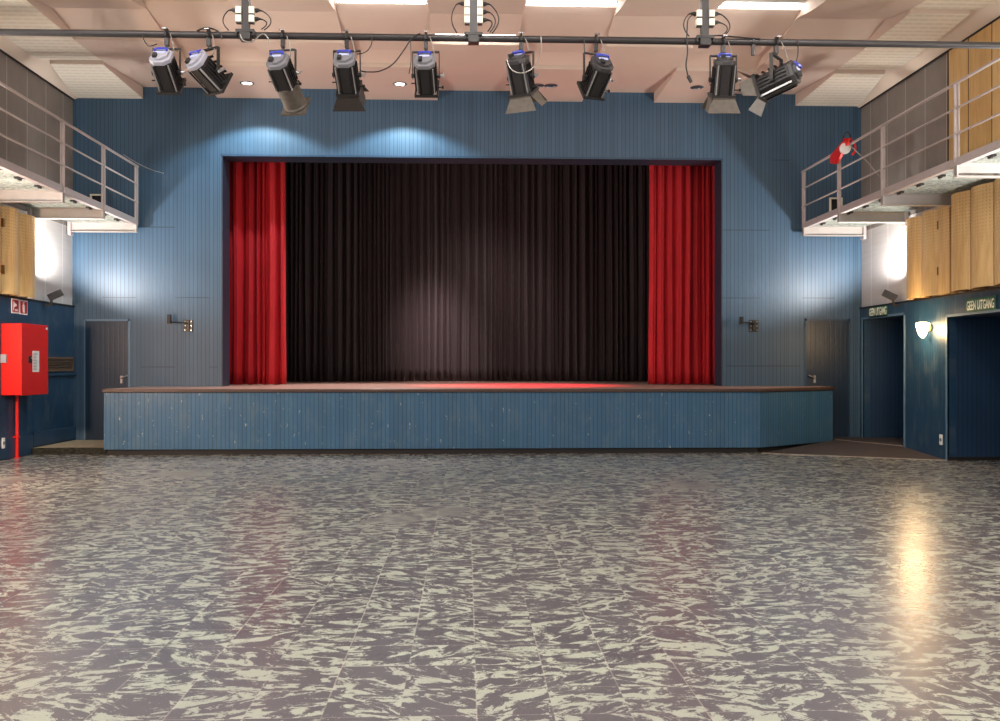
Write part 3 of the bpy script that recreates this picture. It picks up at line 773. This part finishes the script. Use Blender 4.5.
# red hoist on the right rail
yh = y_at(840, 5.82) - .35; zh = 4.72
t = thing('electric_winch', (5.82, yh, zh), 'small red winch with a round white drum clamped to the right catwalk railing', 'winch')
b = MB(); b.prism([(5.74, yh + .55, zh - .04), (5.74, yh + .55, zh - .17), (5.74, yh + .36, zh - .22), (5.74, yh + .16, zh - .12), (5.74, yh - .08, zh - .02), (5.74, yh - .15, zh + .06), (5.74, yh + .1, zh + .06)], (.06, 0, 0)); b.build('red_housing', M['red'], t, bevel=.01)
b = MB(); b.tube([(5.77 + .135 * math.cos(a), yh - .02, zh - .06 + .135 * math.sin(a)) for a in [math.radians(d) for d in range(-50, 111, 16)]], .017); b.build('guard_ring', M['red'], t, smooth=True)
MB().lathe([(.03, .0), (.078, .01), (.082, .04), (.082, .08), (.055, .10), (.02, .105)], (5.77, yh + .06, zh - .06), (-.25, -1, 0)).build('drum', M['white'], t, smooth=True)
b = MB(); b.cyl((5.77, yh + .1, zh + .05), (5.77, yh + .1, zh + .16), .014); b.cyl((5.79, yh - .12, zh + .0), (5.79, yh - .12, zh + .12), .012); b.tube(arc((5.76, yh - .14, zh + .12), (5.8, yh + .16, zh + .18), -.03), .008); b.build('clamp', M['dark_steel'], t)
o = MB().tube([(5.8, yh - .1, zh - .05), (5.95, yh - .35, zh - .35), (6.05, yh - .45, zh - .55), (6.45, yh - .4, zh - .85), (6.5, yh - .4, 3.80)], .009).build('winch_cable', M['cable_grey'], smooth=True)
tag(o, 'thin cable running from the red winch down to the right catwalk floor', 'cable')

# ------------------------------------------------------------------ fire cabinet, pipe, signs, sockets (left)
CX = -6.35; ya, yb2 = 13.35, 14.17; za, zb = .935, 1.966
t = thing('fire_hose_cabinet', (CX - .15, 13.7, za), 'red metal fire hose cabinet on the blue left wall', 'cabinet')
MB().box(XL + .002, CX - .02, ya, yb2, za, zb).build('case', M['red'], t, bevel=.006)
dd = MB().box(CX - .018, CX, ya - .004, yb2 + .004, za - .004, zb + .004).build('door', M['red'], t, bevel=.004)
MB().box(CX, CX + .008, y_at(28.5, CX), y_at(31.5, CX), z_at(363, CX, 13.6), z_at(356, CX, 13.6)).build('latch', M['ink'], dd, loc=True)
MB().cyl((CX + .008, 13.62, 1.475), (CX + .014, 13.62, 1.475), .012).build('keyhole', M['steel'], dd, loc=True)
ly0, ly1 = y_at(31.5, CX), y_at(39, CX)
zz1, zz0 = z_at(351, CX, 13.8), z_at(372, CX, 13.8)
pl = MB().box(CX, CX + .002, ly0 + .03, ly1, zz0, zz1).build('instruction_label', M['white'], dd, loc=True)
b = MB(); zz = zz1 - .03
while zz > zz0 + .03: b.box(CX + .002, CX + .003, ly0 + .05, ly0 + .05 + random.uniform(.08, .15), zz - .006, zz); zz -= .022
pl2 = b.build('printed_lines', M['cap_dark'], t)
MB().box(CX, CX + .002, yb2 - .07, yb2 - .02, zb - .06, zb - .03).build('maker_label', M['white'], dd, loc=True)
b = MB(); b.box(XL + .01, XL + .09, ya - .03, ya - .001, 1.40, 1.52); b.build('side_bracket', M['cap_white'], t)
yp = y_at(17, XL + .04)
t = thing('standpipe', (XL + .04, yp, 0), 'thin vertical red water pipe below the red cabinet', 'pipe')
MB().cyl((XL + .04, yp, .012), (XL + .04, yp, za - .001), .024).build('pipe', M['red'], t, smooth=True)
MB().lathe([(.045, 0), (.045, .01), (.028, .016)], (XL + .04, yp, .0)).build('floor_collar', M['red'], t)
b = MB(); b.box(XL + .0, XL + .07, yp - .035, yp + .035, .30, .325); b.build('pipe_clip', M['red'], t)

def sign_frame(t, y0, y1, z0, z1, x=XL):
    MB().box(x, x + .008, y0, y1, z0, z1).build('sign_plate', M['white'], t)
    return MB().box(x + .008, x + .011, y0 + .018, y1 - .018, z0 + .018, z1 - .018).build('red_field', M['red_sign'], t)
s0, s1, s2 = y_at(11.2, XL), y_at(18.8, XL), y_at(27, XL)
t = thing('fire_hose_sign', (XL, s0, 2.13), 'square red sign with a white hose and flame pictogram, above the cabinet', 'sign')
f = sign_frame(t, s0, s1 - .01, 2.13, 2.345)
b = MB(); xx = XL + .011; c0 = s0 + .075
b.prism([(xx, c0 - .035, 2.17), (xx, c0 - .015, 2.17), (xx, c0 - .015, 2.31), (xx, c0 - .035, 2.31)], (.003, 0, 0))
b.prism([(xx, c0 - .01, 2.22), (xx, c0 + .07, 2.245), (xx, c0 + .05, 2.27), (xx, c0 - .01, 2.29)], (.003, 0, 0))
b.prism([(xx, c0 + .02, 2.165), (xx, c0 + .09, 2.165), (xx, c0 + .085, 2.20), (xx, c0 + .06, 2.18), (xx, c0 + .03, 2.195)], (.003, 0, 0))
b.build('pictogram', M['white'], f, loc=True)
t = thing('fire_extinguisher_sign', (XL, s2, 2.12), 'red sign with a white fire extinguisher pictogram, right of the hose sign', 'sign')
f = sign_frame(t, s1 + .01, s2, 2.125, 2.34)
b = MB(); c0 = (s1 + s2) / 2
b.prism([(xx, c0 - .028, 2.155), (xx, c0 + .028, 2.155), (xx, c0 + .028, 2.265), (xx, c0 + .01, 2.285), (xx, c0 - .01, 2.285), (xx, c0 - .028, 2.265)], (.003, 0, 0))
b.prism([(xx, c0 - .03, 2.29), (xx, c0 + .035, 2.30), (xx, c0 + .03, 2.312), (xx, c0 - .03, 2.305)], (.003, 0, 0)); b.build('pictogram', M['white'], f, loc=True)

def outlet(s, y, z, label):
    xw = XL if s > 0 else XR; x1 = xw + s * .02 if s > 0 else xw - .02
    xw = xw + s * .001 if s < 0 else xw + .02
    t = thing('wall_socket', (xw, y, z), label, 'socket')
    a, c = sorted((xw, xw + s * .012))
    MB().box(a, c, y - .04, y + .04, z - .075, z + .075).build('face_plate', M['white'], t, bevel=.003)
    a2, c2 = sorted((xw + s * .012, xw + s * .016)); b = MB()
    b.cyl((a2, y, z), (c2, y, z), .026)
    b.build('socket_face', M['cap_grey'], t)
outlet(1, y_at(1.5, XL), .25, 'white wall socket low on the left wall beside the red pipe')
outlet(-1, y_at(941.5, XR), z_at(440, XR, 13.0), 'white wall socket low on the blue pier under the wall lamp')

# emergency floods on the ledges
def flood(s, px, label):
    xw = (XL if s > 0 else XR); x = xw + s * .10; y = y_at(px, x); z = z_at(300, x, y) if s > 0 else z_at(303, x, y)
    t = thing('floodlight', (x, y, ZP - .06), label, 'floodlight', 'black floodlights on the side wall ledges')
    b = MB(); b.box(min(xw + s*.013, x + .02 * s), max(xw + s*.013, x + .02 * s), y - .03, y + .03, ZP - .06, ZP - .035)
    b.tube([(x, y, ZP - .05), (x + s * .0, y + .0, ZP + .03), (x + s * .03, y, ZP + .06)], .02); b.build('bracket', M['black_steel'], t)
    b = MB(); R = Matrix.Translation((x + s * .06, y, ZP + .11)) @ Matrix.Rotation(s * math.radians(25), 4, 'Z') @ Matrix.Rotation(-s * math.radians(28), 4, 'Y')
    b.box(-.11, .11, -.045, .05, -.055, .055); 
    for k in range(6): b.box(-.1 + k * .037, -.093 + k * .037, .05, .07, -.048, .048)
    b.xf(R); hs = b.build('housing', M['black_steel'], t, bevel=.004)
    b = MB(); b.box(-.098, .098, -.051, -.045, -.045, .045); b.xf(R); b.build('glass', M['lens'], hs, loc=True)
flood(1, 51.5, 'small black floodlight tilted up on the left wall ledge')
flood(-1, 893.5, 'small black floodlight on the right wall ledge beside the small exit sign')

# ------------------------------------------------------------------ signs and wall lamp on the right
def text_mesh(body, width, height):
    cu = bpy.data.curves.new('lettering', 'FONT'); cu.body = body; cu.size = 1; cu.extrude = 0; cu.offset = .022
    o = bpy.data.objects.new('lettering_source', cu); COL.objects.link(o); bpy.context.view_layer.update()
    me = bpy.data.meshes.new_from_object(o.evaluated_get(bpy.context.evaluated_depsgraph_get()))
    xs = [v.co.x for v in me.vertices]; ys = [v.co.y for v in me.vertices]
    bpy.data.objects.remove(o); bpy.data.curves.remove(cu)
    for v in me.vertices:
        v.co.x = (v.co.x - min(xs)) / (max(xs) - min(xs)) * width - width / 2; v.co.y = (v.co.y - min(ys)) / (max(ys) - min(ys)) * height - height / 2
    return me
def exit_sign(px0, px1, py0, py1, pyb, label):
    x = XR - .004; y1, y0 = y_at(px0, x), y_at(px1, x); yc = (y0 + y1) / 2
    z1 = z_at(py0, x, y1); z0 = z_at(py1, x, y1)
    t = thing('no_exit_sign', (x, yc, z0), label, 'sign')
    p = MB().box(x - .008, x + .003, y0 - .03, y1 + .03, z0 - .02, z1 + .02).build('sign_plate', M['green_sign'], t)
    me = text_mesh('GEEN UITGANG', y1 - y0, (z1 - z0) * .86); me.materials.append(M['sign_white'])
    o = bpy.data.objects.new('lettering', me); COL.objects.link(o); o.parent = t
    o.location = Vector((x - .012, yc, (z0 + z1) / 2)) - t.location
    # text local x -> -Y, local y -> Z, facing -X
    o.rotation_euler = Matrix(((0, 0, -1), (-1, 0, 0), (0, 1, 0))).to_euler()
    s_ = o.modifiers.new('thickness', 'SOLIDIFY'); s_.thickness = .002
exit_sign(869.8, 887, 308, 317, 0, 'small green sign lettered GEEN UITGANG above the far exit')
exit_sign(967.5, 995, 300.5, 311.5, 0, 'larger green sign lettered GEEN UITGANG above the near exit')
yk = y_at(924, XR - .1); zk = z_at(329, XR - .1, yk)
t = thing('wall_lamp', (XR, yk, zk), 'lit cone-shaped glass wall lamp between the two exits', 'lamp')
MB().lathe([(.055, 0), (.055, .02), (.02, .03)], (XR - .001, yk, zk + .02), (-1, 0, 0)).build('wall_plate', M['brass'], t, smooth=True)
MB().tube([(XR - .03, yk, zk + .02), (XR - .09, yk, zk + .015), (XR - .11, yk, zk + .045)], .01).build('arm', M['brass'], t, smooth=True)
MB().lathe([(.02, -.16), (.045, -.13), (.078, -.04), (.098, .04), (.09, .06), (.05, .07)], (XR - .12, yk, zk + .03)).build('glass_shade', M['glass_lamp'], t, smooth=True)
light('wall_lamp_glow', 'POINT', (XR - .27, yk, zk - .02), 46, (1.0, .66, .32), size=.09)
yk2 = 10.1
t = thing('wall_lamp', (XL, yk2, 1.86), 'lit cone-shaped glass wall lamp on the left wall outside the photo', 'lamp')
MB().lathe([(.055, 0), (.055, .02), (.02, .03)], (XL + .001, yk2, 1.88), (1, 0, 0)).build('wall_plate', M['brass'], t, smooth=True)
MB().lathe([(.02, -.135), (.05, -.11), (.085, -.03), (.105, .025), (.10, .04), (.05, .05)], (XL + .12, yk2, 1.88)).build('glass_shade', M['glass_lamp'], t, smooth=True)
light('wall_lamp_glow', 'POINT', (XL + .27, yk2, 1.86), 480, (1.0, .70, .50), size=.1)

# ------------------------------------------------------------------ lamp brackets on the stage wall
def bracket(px0, px1, py0, py1, stub, up, label):
    xa, xb = x_at(px0, YB), x_at(px1, YB); zt, zb_ = z_at(py0, xa, YB), z_at(py1, xa, YB)
    t = thing('speaker_bracket', ((xa + xb) / 2, YB, zb_), label, 'bracket', 'empty brackets on the stage wall')
    b = MB(); b.box(xa, xb, YB - .02, YB - .001, zb_, zt); xm = (xa + xb) / 2; b.box(xm - .02, xm + .02, YB - .045, YB - .02, zb_ + .01, zt - .01)
    pp = b.build('mounting_plate', M['black_steel'], t)
    b = MB()
    for xx in (xa + .025, xb - .025):
        for zz in (zb_ + .025, (zb_ + zt) / 2, zt - .025): b.cyl((xx, YB - .02, zz), (xx, YB - .027, zz), .009, n=8)
    b.build('screws', M['steel'], pp, loc=True)
    xs = x_at(stub, YB); za_ = z_at(up, xs, YB)
    zs = zt - .04
    MB().tube([(xm, YB - .04, zs - .02), (xa - .03, YB - .12, zs - .01), (xs, YB - .17, zs)], .014).build('arm', M['black_steel'], t, smooth=True)
    b = MB(); b.box(xs - .03, xs + .03, YB - .20, YB - .14, zs - .035, za_); b.build('stub', M['body_rib'], t, bevel=.004)
bracket(184, 193, 320, 331.5, 172.5, 315, 'black empty speaker bracket on the stage wall left of the opening')
bracket(749.2, 758, 320.3, 331.7, 738.5, 317.3, 'black empty speaker bracket on the stage wall right of the opening')

# ------------------------------------------------------------------ lighting bar with masts
YP, ZB = 8.5, 4.392
bar = thing('lighting_bar', (0, YP, ZB), 'long black steel lighting bar across the hall under the ceiling', 'lighting bar')
MB().cyl((-5.42, YP, ZB), (5.70, YP, ZB), .031, n=20).build('pipe', M['dark_steel'], bar, smooth=True)
for px, rows in ((246, (11.5, 20)), (473.5, (5, 13, 21)), (704.5, (15, 23.5))):
    x = x_at(px, YP)
    b = MB(); b.box(x - .034, x + .034, YP - .03, YP + .03, ZB + .02, 6.0); m_ = b.build('mast', M['dark_steel'], bar)
    b = MB(); b.box(x - .085, x + .085, YP - .05, YP + .04, ZB + .015, ZB + .045); b.box(x - .05, x + .05, YP - .055, YP + .045, ZB - .05, ZB + .015); b.box(x - .085, x - .07, YP - .05, YP + .04, ZB - .02, ZB + .02); b.box(x + .07, x + .085, YP - .05, YP + .04, ZB - .02, ZB + .02)
    b.build('mast_clamp', M['black_steel'], bar, bevel=.004)
MAST = {246: 'left', 473.5: 'middle', 704.5: 'right'}
def dz(py, y=YP): return z_at(py, 0, y)
for px, rows in ((246, (11.5, 20)), (473.5, (5, 13, 21)), (704.5, (15, 23.5))):
    x = x_at(px, YP)
    for ri, py in enumerate(rows):
        z = z_at(py, x, YP)
        rn = ('upper', 'lower') if len(rows) == 2 else ('top', 'middle', 'bottom')
        for s in (-1, 1):
            t = thing('socket_box', (x + s * .06, YP, z), '%s cream socket box on the %s side of the %s mast' % (rn[ri], 'left' if s < 0 else 'right', MAST[px]), 'socket', 'socket boxes on the masts')
            a, c = sorted((x + s * .0345, x + s * .085))
            MB().box(a, c, YP - .05, YP + .01, z - .032, z + .032).build('box', M['socket'], t, bevel=.003)
            MB().box(a + .004, c - .004, YP - .048, YP + .0, z - .043, z - .032).build('mounting_foot', M['dark_steel'], t)
            plug = (s > 0) or ri == 0
            if plug:
                b = MB(); b.cyl((x + s * .087, YP - .02, z), (x + s * .12, YP - .02, z + .006), .022, .016, n=10); b.cyl((x + s * .12, YP - .02, z + .006), (x + s * .155, YP - .02, z - .002), .012, .006, n=8)
                if s > 0: pts = arc((x + .155, YP - .02, z - .002), (x + .17 - ri * .02, YP - .03 - ri * .02, ZB + .04), 0, side=(.07 - ri * .022, -.02 * ri, 0))
                else: pts = arc((x - .155, YP - .02, z - .002), (x - .15, YP - .03, ZB + .035), 0, side=(-.05, 0, 0))
                o = b.tube(pts, .0055, n=6).build('plug_cable', M['cable'], smooth=True)
                tag(o, 'black plug and cable in the %s %s socket box of the %s mast' % (rn[ri], 'left' if s < 0 else 'right', MAST[px]), 'cable', 'plug cables on the masts')

# loose cables along the bar
def wcable(name, pts, r, label, mat='cable', plug=False, off=-.04):
    P = []
    for px, py, *of in pts: yy = YP + (of[0] if of else off); x = x_at(px, yy); P.append(Vector((x, yy, z_at(py, x, yy))))
    Q = []
    for i in range(len(P) - 1):
        p0 = P[max(i - 1, 0)]; p1 = P[i]; p2 = P[i + 1]; p3 = P[min(i + 2, len(P) - 1)]
        for k in range(6):
            t_ = k / 6
            Q.append(.5 * ((2 * p1) + (p2 - p0) * t_ + (2 * p0 - 5 * p1 + 4 * p2 - p3) * t_ ** 2 + (3 * p1 - p0 - 3 * p2 + p3) * t_ ** 3))
    Q.append(P[-1]); b = MB().tube(Q, r, n=6)
    if plug: e = P[-1]; b.cyl(e, e + Vector((.03, 0, -.06)), .018, .014, n=10)
    tag(b.build(name, M[mat], smooth=True), label, 'cable')
wcable('hanging_cable', [(686.5, 42), (687, 30), (688, 20), (692, 15)], .006, 'black cable rising from the bar to the plug at the right mast')
wcable('hanging_cable', [(686.5, 38), (687.5, 52), (686, 65), (687.5, 74), (688, 76)], .007, 'black cable dangling below the bar with a loose plug', plug=True)
wcable('hanging_cable', [(361, 71), (368, 72), (380, 71), (393, 64), (404, 50), (412, 38), (420, 33.5)], .006, 'long black cable sagging between the fourth and fifth spotlights')
wcable('hanging_cable', [(372, 36), (371.5, 44), (368, 50), (363, 53), (357, 54)], .005, 'short black cable curling under the bar beside the fourth spotlight')
wcable('hanging_cable', [(541, 36), (541, 50, -.06), (537, 62, -.14), (530, 70, -.19), (520, 73, -.22), (511, 69, -.22), (507, 60, -.2)], .005, 'pale cable looping across the tilted sixth spotlight', 'cable_grey')
wcable('hanging_cable', [(584, 38), (584.5, 55), (584, 72)], .005, 'thin cable hanging straight at the left of the seventh spotlight')
wcable('hanging_cable', [(797.5, 40), (798, 52), (796, 62), (790, 70)], .005, 'thin cable hanging from the bar beside the rightmost spotlight')
wcable('hanging_cable', [(197, 31), (205, 28), (213, 29), (220, 33), (222, 39)], .008, 'black cable bundled over the bar above the second spotlight')
wcable('hanging_cable', [(240, 34), (243, 40), (250, 42), (256, 39), (259, 36), (264, 34), (268, 38), (269, 42)], .006, 'pale cable looped round the bar beside the left mast', 'cable_grey', off=-.06)
wcable('hanging_cable', [(142, 33), (144, 40), (149, 46), (157, 44)], .005, 'thin cable drooping from the bar to the first spotlight')
wcable('hanging_cable', [(699, 38), (715, 35.5), (735, 37), (752, 38.5), (760, 39)], .007, 'black cable lying along the bar right of the right mast', off=-.035)
wcable('hanging_cable', [(410.5, 40), (411, 50), (411, 62), (409, 74)], .004, 'thin cable hanging left of the fifth spotlight')
x = x_at(752.5, YP); b = MB(); b.box(x - .014, x + .014, YP - .03, YP + .0, ZB - .13, ZB - .032); b.build('rod', M['black_steel'])
o = bpy.data.objects['rod']; o.name = 'hanging_strap'; tag(o, 'short black strap hanging from the bar left of the rightmost spotlight', 'strap')
o2 = MB().lathe([(.036, -.012), (.040, -.012), (.040, .012), (.036, .012)], (x, YP, ZB), (1, 0, 0)).build('strap_loop', M['black_steel'], o, loc=True)

# ------------------------------------------------------------------ theatre spotlights
def spotlight(px, pan, tilt, cap, label, barn=False, tube=False, zd=.352, roll=0, flange=True, wid=.100, blen=.142, spread=28, handle=1, door_mat='worn', sidef=.5):
    x = x_at(px, YP); base = Vector((x, YP, ZB))
    t = thing('stage_spotlight', base, label, 'spotlight', 'spotlights hanging from the lighting bar')
    piv = Vector((x, YP - .005, ZB - zd))
    Rz = Matrix.Rotation(-math.radians(pan), 4, 'Z')
    Y = Matrix.Translation(piv) @ Rz
    B = Y @ Matrix.Rotation(math.radians(roll), 4, 'Y') @ Matrix.Rotation(-math.radians(tilt), 4, 'X')
    W = wid; HT = .107
    # hook clamp round the bar
    b = MB(); pts = [(0, .045 * math.cos(a), .045 * math.sin(a)) for a in [math.radians(d) for d in range(-60, 215, 18)]]
    b.tube([base + Vector(p) for p in pts], .012, n=8); b.box(x - .018, x + .018, YP - .022, YP + .022, ZB - .105, ZB - .033)
    b.cyl(base + Vector((0, 0, -.10)), base + Vector((0, 0, -.135)), .014, n=10)
    b.build('hook_clamp', M['black_steel'], t, smooth=True)
    b = MB(); b.cyl(base + Vector((.0, -.05, .03)), base + Vector((.0, -.075, .03)), .009, n=8); b.box(x - .022, x + .022, YP - .085, YP - .075, ZB + .024, ZB + .036); b.build('clamp_bolt', M['chrome'], t)
    # yoke
    b = MB(); yh_ = zd - .135; yw = W + .022
    b.box(-yw, yw, -.018, .018, yh_ - .006, yh_ + .006); b.box(-yw - .005, -yw + .003, -.018, .018, -.03, yh_ + .006); b.box(yw - .003, yw + .005, -.018, .018, -.03, yh_ + .006)
    b.xf(Y); b.build('yoke', M['black_steel'], t, bevel=.002)
    # body: ribbed extruded housing with cut corners
    def oct_(w_, h_, c, y): return [(-w_ + c, y, -h_), (w_ - c, y, -h_), (w_, y, -h_ + c), (w_, y, h_ - c), (w_ - c * 1.3, y, h_), (-w_ + c * 1.3, y, h_), (-w_, y, h_ - c), (-w_, y, -h_ + c)]
    b = MB(); b.prism(oct_(W - .01, HT, .045, -blen), (0, 2 * blen, 0)); b.xf(B)
    body = b.build('housing', M['body'], t, bevel=.004)
    b = MB()
    for sx in (-1, 1):
        b.box(sx * .055 - .005, sx * .055 + .005, -blen + .01, blen - .005, -HT - .012, -HT)
        for q in range(4): b.box(min(sx * (W - .01), sx * (W + .002)), max(sx * (W - .01), sx * (W + .002)), -blen + .03, blen - .02, -.062 + q * .034, -.052 + q * .034)
    for q in range(5): b.box(-.07, .07, -blen + .05 + q * .06, -blen + .07 + q * .06, HT, HT + .012)
    b.xf(B); b.build('cooling_ribs', M['body_rib'], body, loc=True)
    b = MB()
    for sx in (-1, 1): b = MB(); b.box(sx * .078 - .004, sx * .078 + .004, -blen + .005, blen - .005, -HT - .004, -HT + .012); b.xf(B); b.build('bright_edge', M['steel'], body, loc=True)
    # rear cap
    b = MB(); prof = oct_(W - .004, HT + .004, .05, -blen - .035)
    b.prism(prof, (0, .04, 0)); b.prism(oct_(W - .03, HT - .02, .05, -blen - .06), (0, .03, 0)); b.xf(B)
    cp = b.build('rear_cap', M[cap], t, bevel=.006)
    if handle:
        b = MB(); b.tube([(-.055, -blen - .05, .03), (-.055, -blen - .075, .035), (-.045, -blen - .082, .036), (.045, -blen - .082, .036), (.055, -blen - .075, .035), (.055, -blen - .05, .03)], .010, n=8); b.box(-.055, .055, -blen - .066, -blen - .058, .055, .075)
        b.xf(B); b.build('handle', M['blue_handle'], cp, loc=True, smooth=True)
        b = MB(); b.box(-.045, .045, -blen - .064, -blen - .060, -.005, .022); b.xf(B); b.build('label_patch', M['lavender'], cp, loc=True)
        b = MB(); b.box(-.05, -.015, -blen - .085, -blen - .06, -.08, -.03); b.xf(B); b.build('cable_gland', M['ink'], cp, loc=True)
    # pivots and knobs
    for sx in (-1, 1):
        b = MB(); b.cyl((sx * (W - .01), 0, 0), (sx * (yw + .012), 0, 0), .02, n=12); b.xf(Y); b.build('pivot', M['black_steel'], t)
    b = MB(); b.cyl((yw + .012, 0, 0), (yw + .045, 0, 0), .012, n=10); b.box(yw + .035, yw + .048, -.045, .045, -.01, .01); b.xf(Y @ Matrix.Rotation(.6, 4, 'X')); b.build('tilt_knob', M['steel'], t, bevel=.002)
    b = MB(); b.cyl((W, .09, -.05), (W + .05, .09, -.05), .006, n=8); b.cyl((W + .045, .09, -.05), (W + .06, .09, -.05), .014, n=10); b.xf(B); b.build('focus_knob', M['body_rib'], body, loc=True)
    b = MB(); b.cyl((-W, .04, -.06), (-W - .035, .04, -.06), .006, n=8); b.xf(B); b.build('focus_knob', M['body_rib'], body, loc=True)
    # front
    yf = blen
    if tube:
        b = MB(); b.lathe([(.095, 0), (.108, .01), (.104, .22), (.116, .23), (.116, .27), (.09, .275)], (0, blen - .01, -.01), (0, 1, 0)); b.box(-.12, .12, blen + .24, blen + .262, -.13, .11); b.xf(B)
        b.build('lens_tube', M['worn'], t, smooth=True); yf = blen + .27
    if flange:
        b = MB(); f_ = .006
        for x0, x1, z0, z1 in ((-W - .01, W + .01, HT, HT + .012), (-W - .01, W + .01, -HT - .012, -HT), (-W - .01, -W + .005, -HT, HT), (W - .005, W + .01, -HT, HT)): b.box(x0, x1, yf - .012, yf + .014, z0, z1)
        b.xf(B); b.build('front_frame', M['black_steel'], t)
    b = MB(); b.lathe([(.09, .0), (.085, .006), (.05, .022), (.001, .03)], (0, yf - .008, 0), (0, 1, 0), n=20); b.xf(B); b.build('lens', M['lens'], t, smooth=True)
    if barn:
        a = math.radians(spread)
        for nm, ax in (('bottom', 0), ('top', 2), ('left', 1), ('right', 3)):
            L = .135; w0 = W + .0; w1 = W + .055
            if ax % 2: w0, w1 = HT - .01, HT - .04
            b = MB()
            b.prism([(-w0, 0, 0), (w0, 0, 0), (w1, L, 0), (-w1, L, 0)], (0, 0, .003)); b.cyl((-w0, 0, 0), (w0, 0, 0), .007, n=8)
            R = Matrix.Rotation(-(a if ax % 2 == 0 else a * sidef), 4, 'X')
            off = HT + .006 if ax % 2 == 0 else W + .004
            Tm = Matrix.Rotation(ax * PI / 2, 4, 'Y') @ Matrix.Translation((0, yf + .016, -off)) @ R
            b.xf(B @ Tm); b.build('barn_door', M[door_mat], t)
    # safety cable
    e0 = base + Vector((.05, -.02, .0)); e1 = B @ Vector((.05, -blen + .05, HT + .01))
    b = MB(); b.tube(arc(base + Vector((.04, -.036, -.01)), e1, .05, 12, side=(.03, -.02, 0)), .0045, n=6); b.build('safety_cable', M['cable_grey'], t, smooth=True)
    return t
spotlight(167, 4, 40, 'cap_white', 'stage spotlight with pale rear cap, leftmost on the lighting bar')
spotlight(209, 33, 30, 'cap_white', 'stage spotlight turned sharply to the right, second from the left on the bar', flange=True)
spotlight(283, 13, 36, 'cap_grey', 'stage spotlight with a long worn lens tube, right of the left mast', tube=True, flange=False, blen=.12, zd=.345)
spotlight(347, 3, 40, 'cap_grey', 'stage spotlight with blue handle and dark barn doors, fourth from the left', barn=True, spread=22, door_mat='dark_door')
spotlight(426, 3, 38, 'cap_grey', 'stage spotlight with grey cap and no barn doors, just left of the middle mast')
spotlight(521, 26, 60, 'cap_dark', 'stage spotlight leaning left with large grey barn doors, right of the middle mast', barn=True, sidef=1.3, spread=25, zd=.355)
spotlight(596, -18, 38, 'cap_dark', 'dark stage spotlight aimed to the left, seventh from the left on the bar', zd=.355)
spotlight(723, 2, 66, 'cap_dark', 'stage spotlight hanging steeply with worn barn doors, right of the right mast', barn=True, spread=20, zd=.355)
spotlight(776, -50, 16, 'cap_dark', 'stage spotlight turned sideways with wide open barn doors, rightmost on the bar', barn=True, spread=42, sidef=1.0, zd=.36, blen=.16)
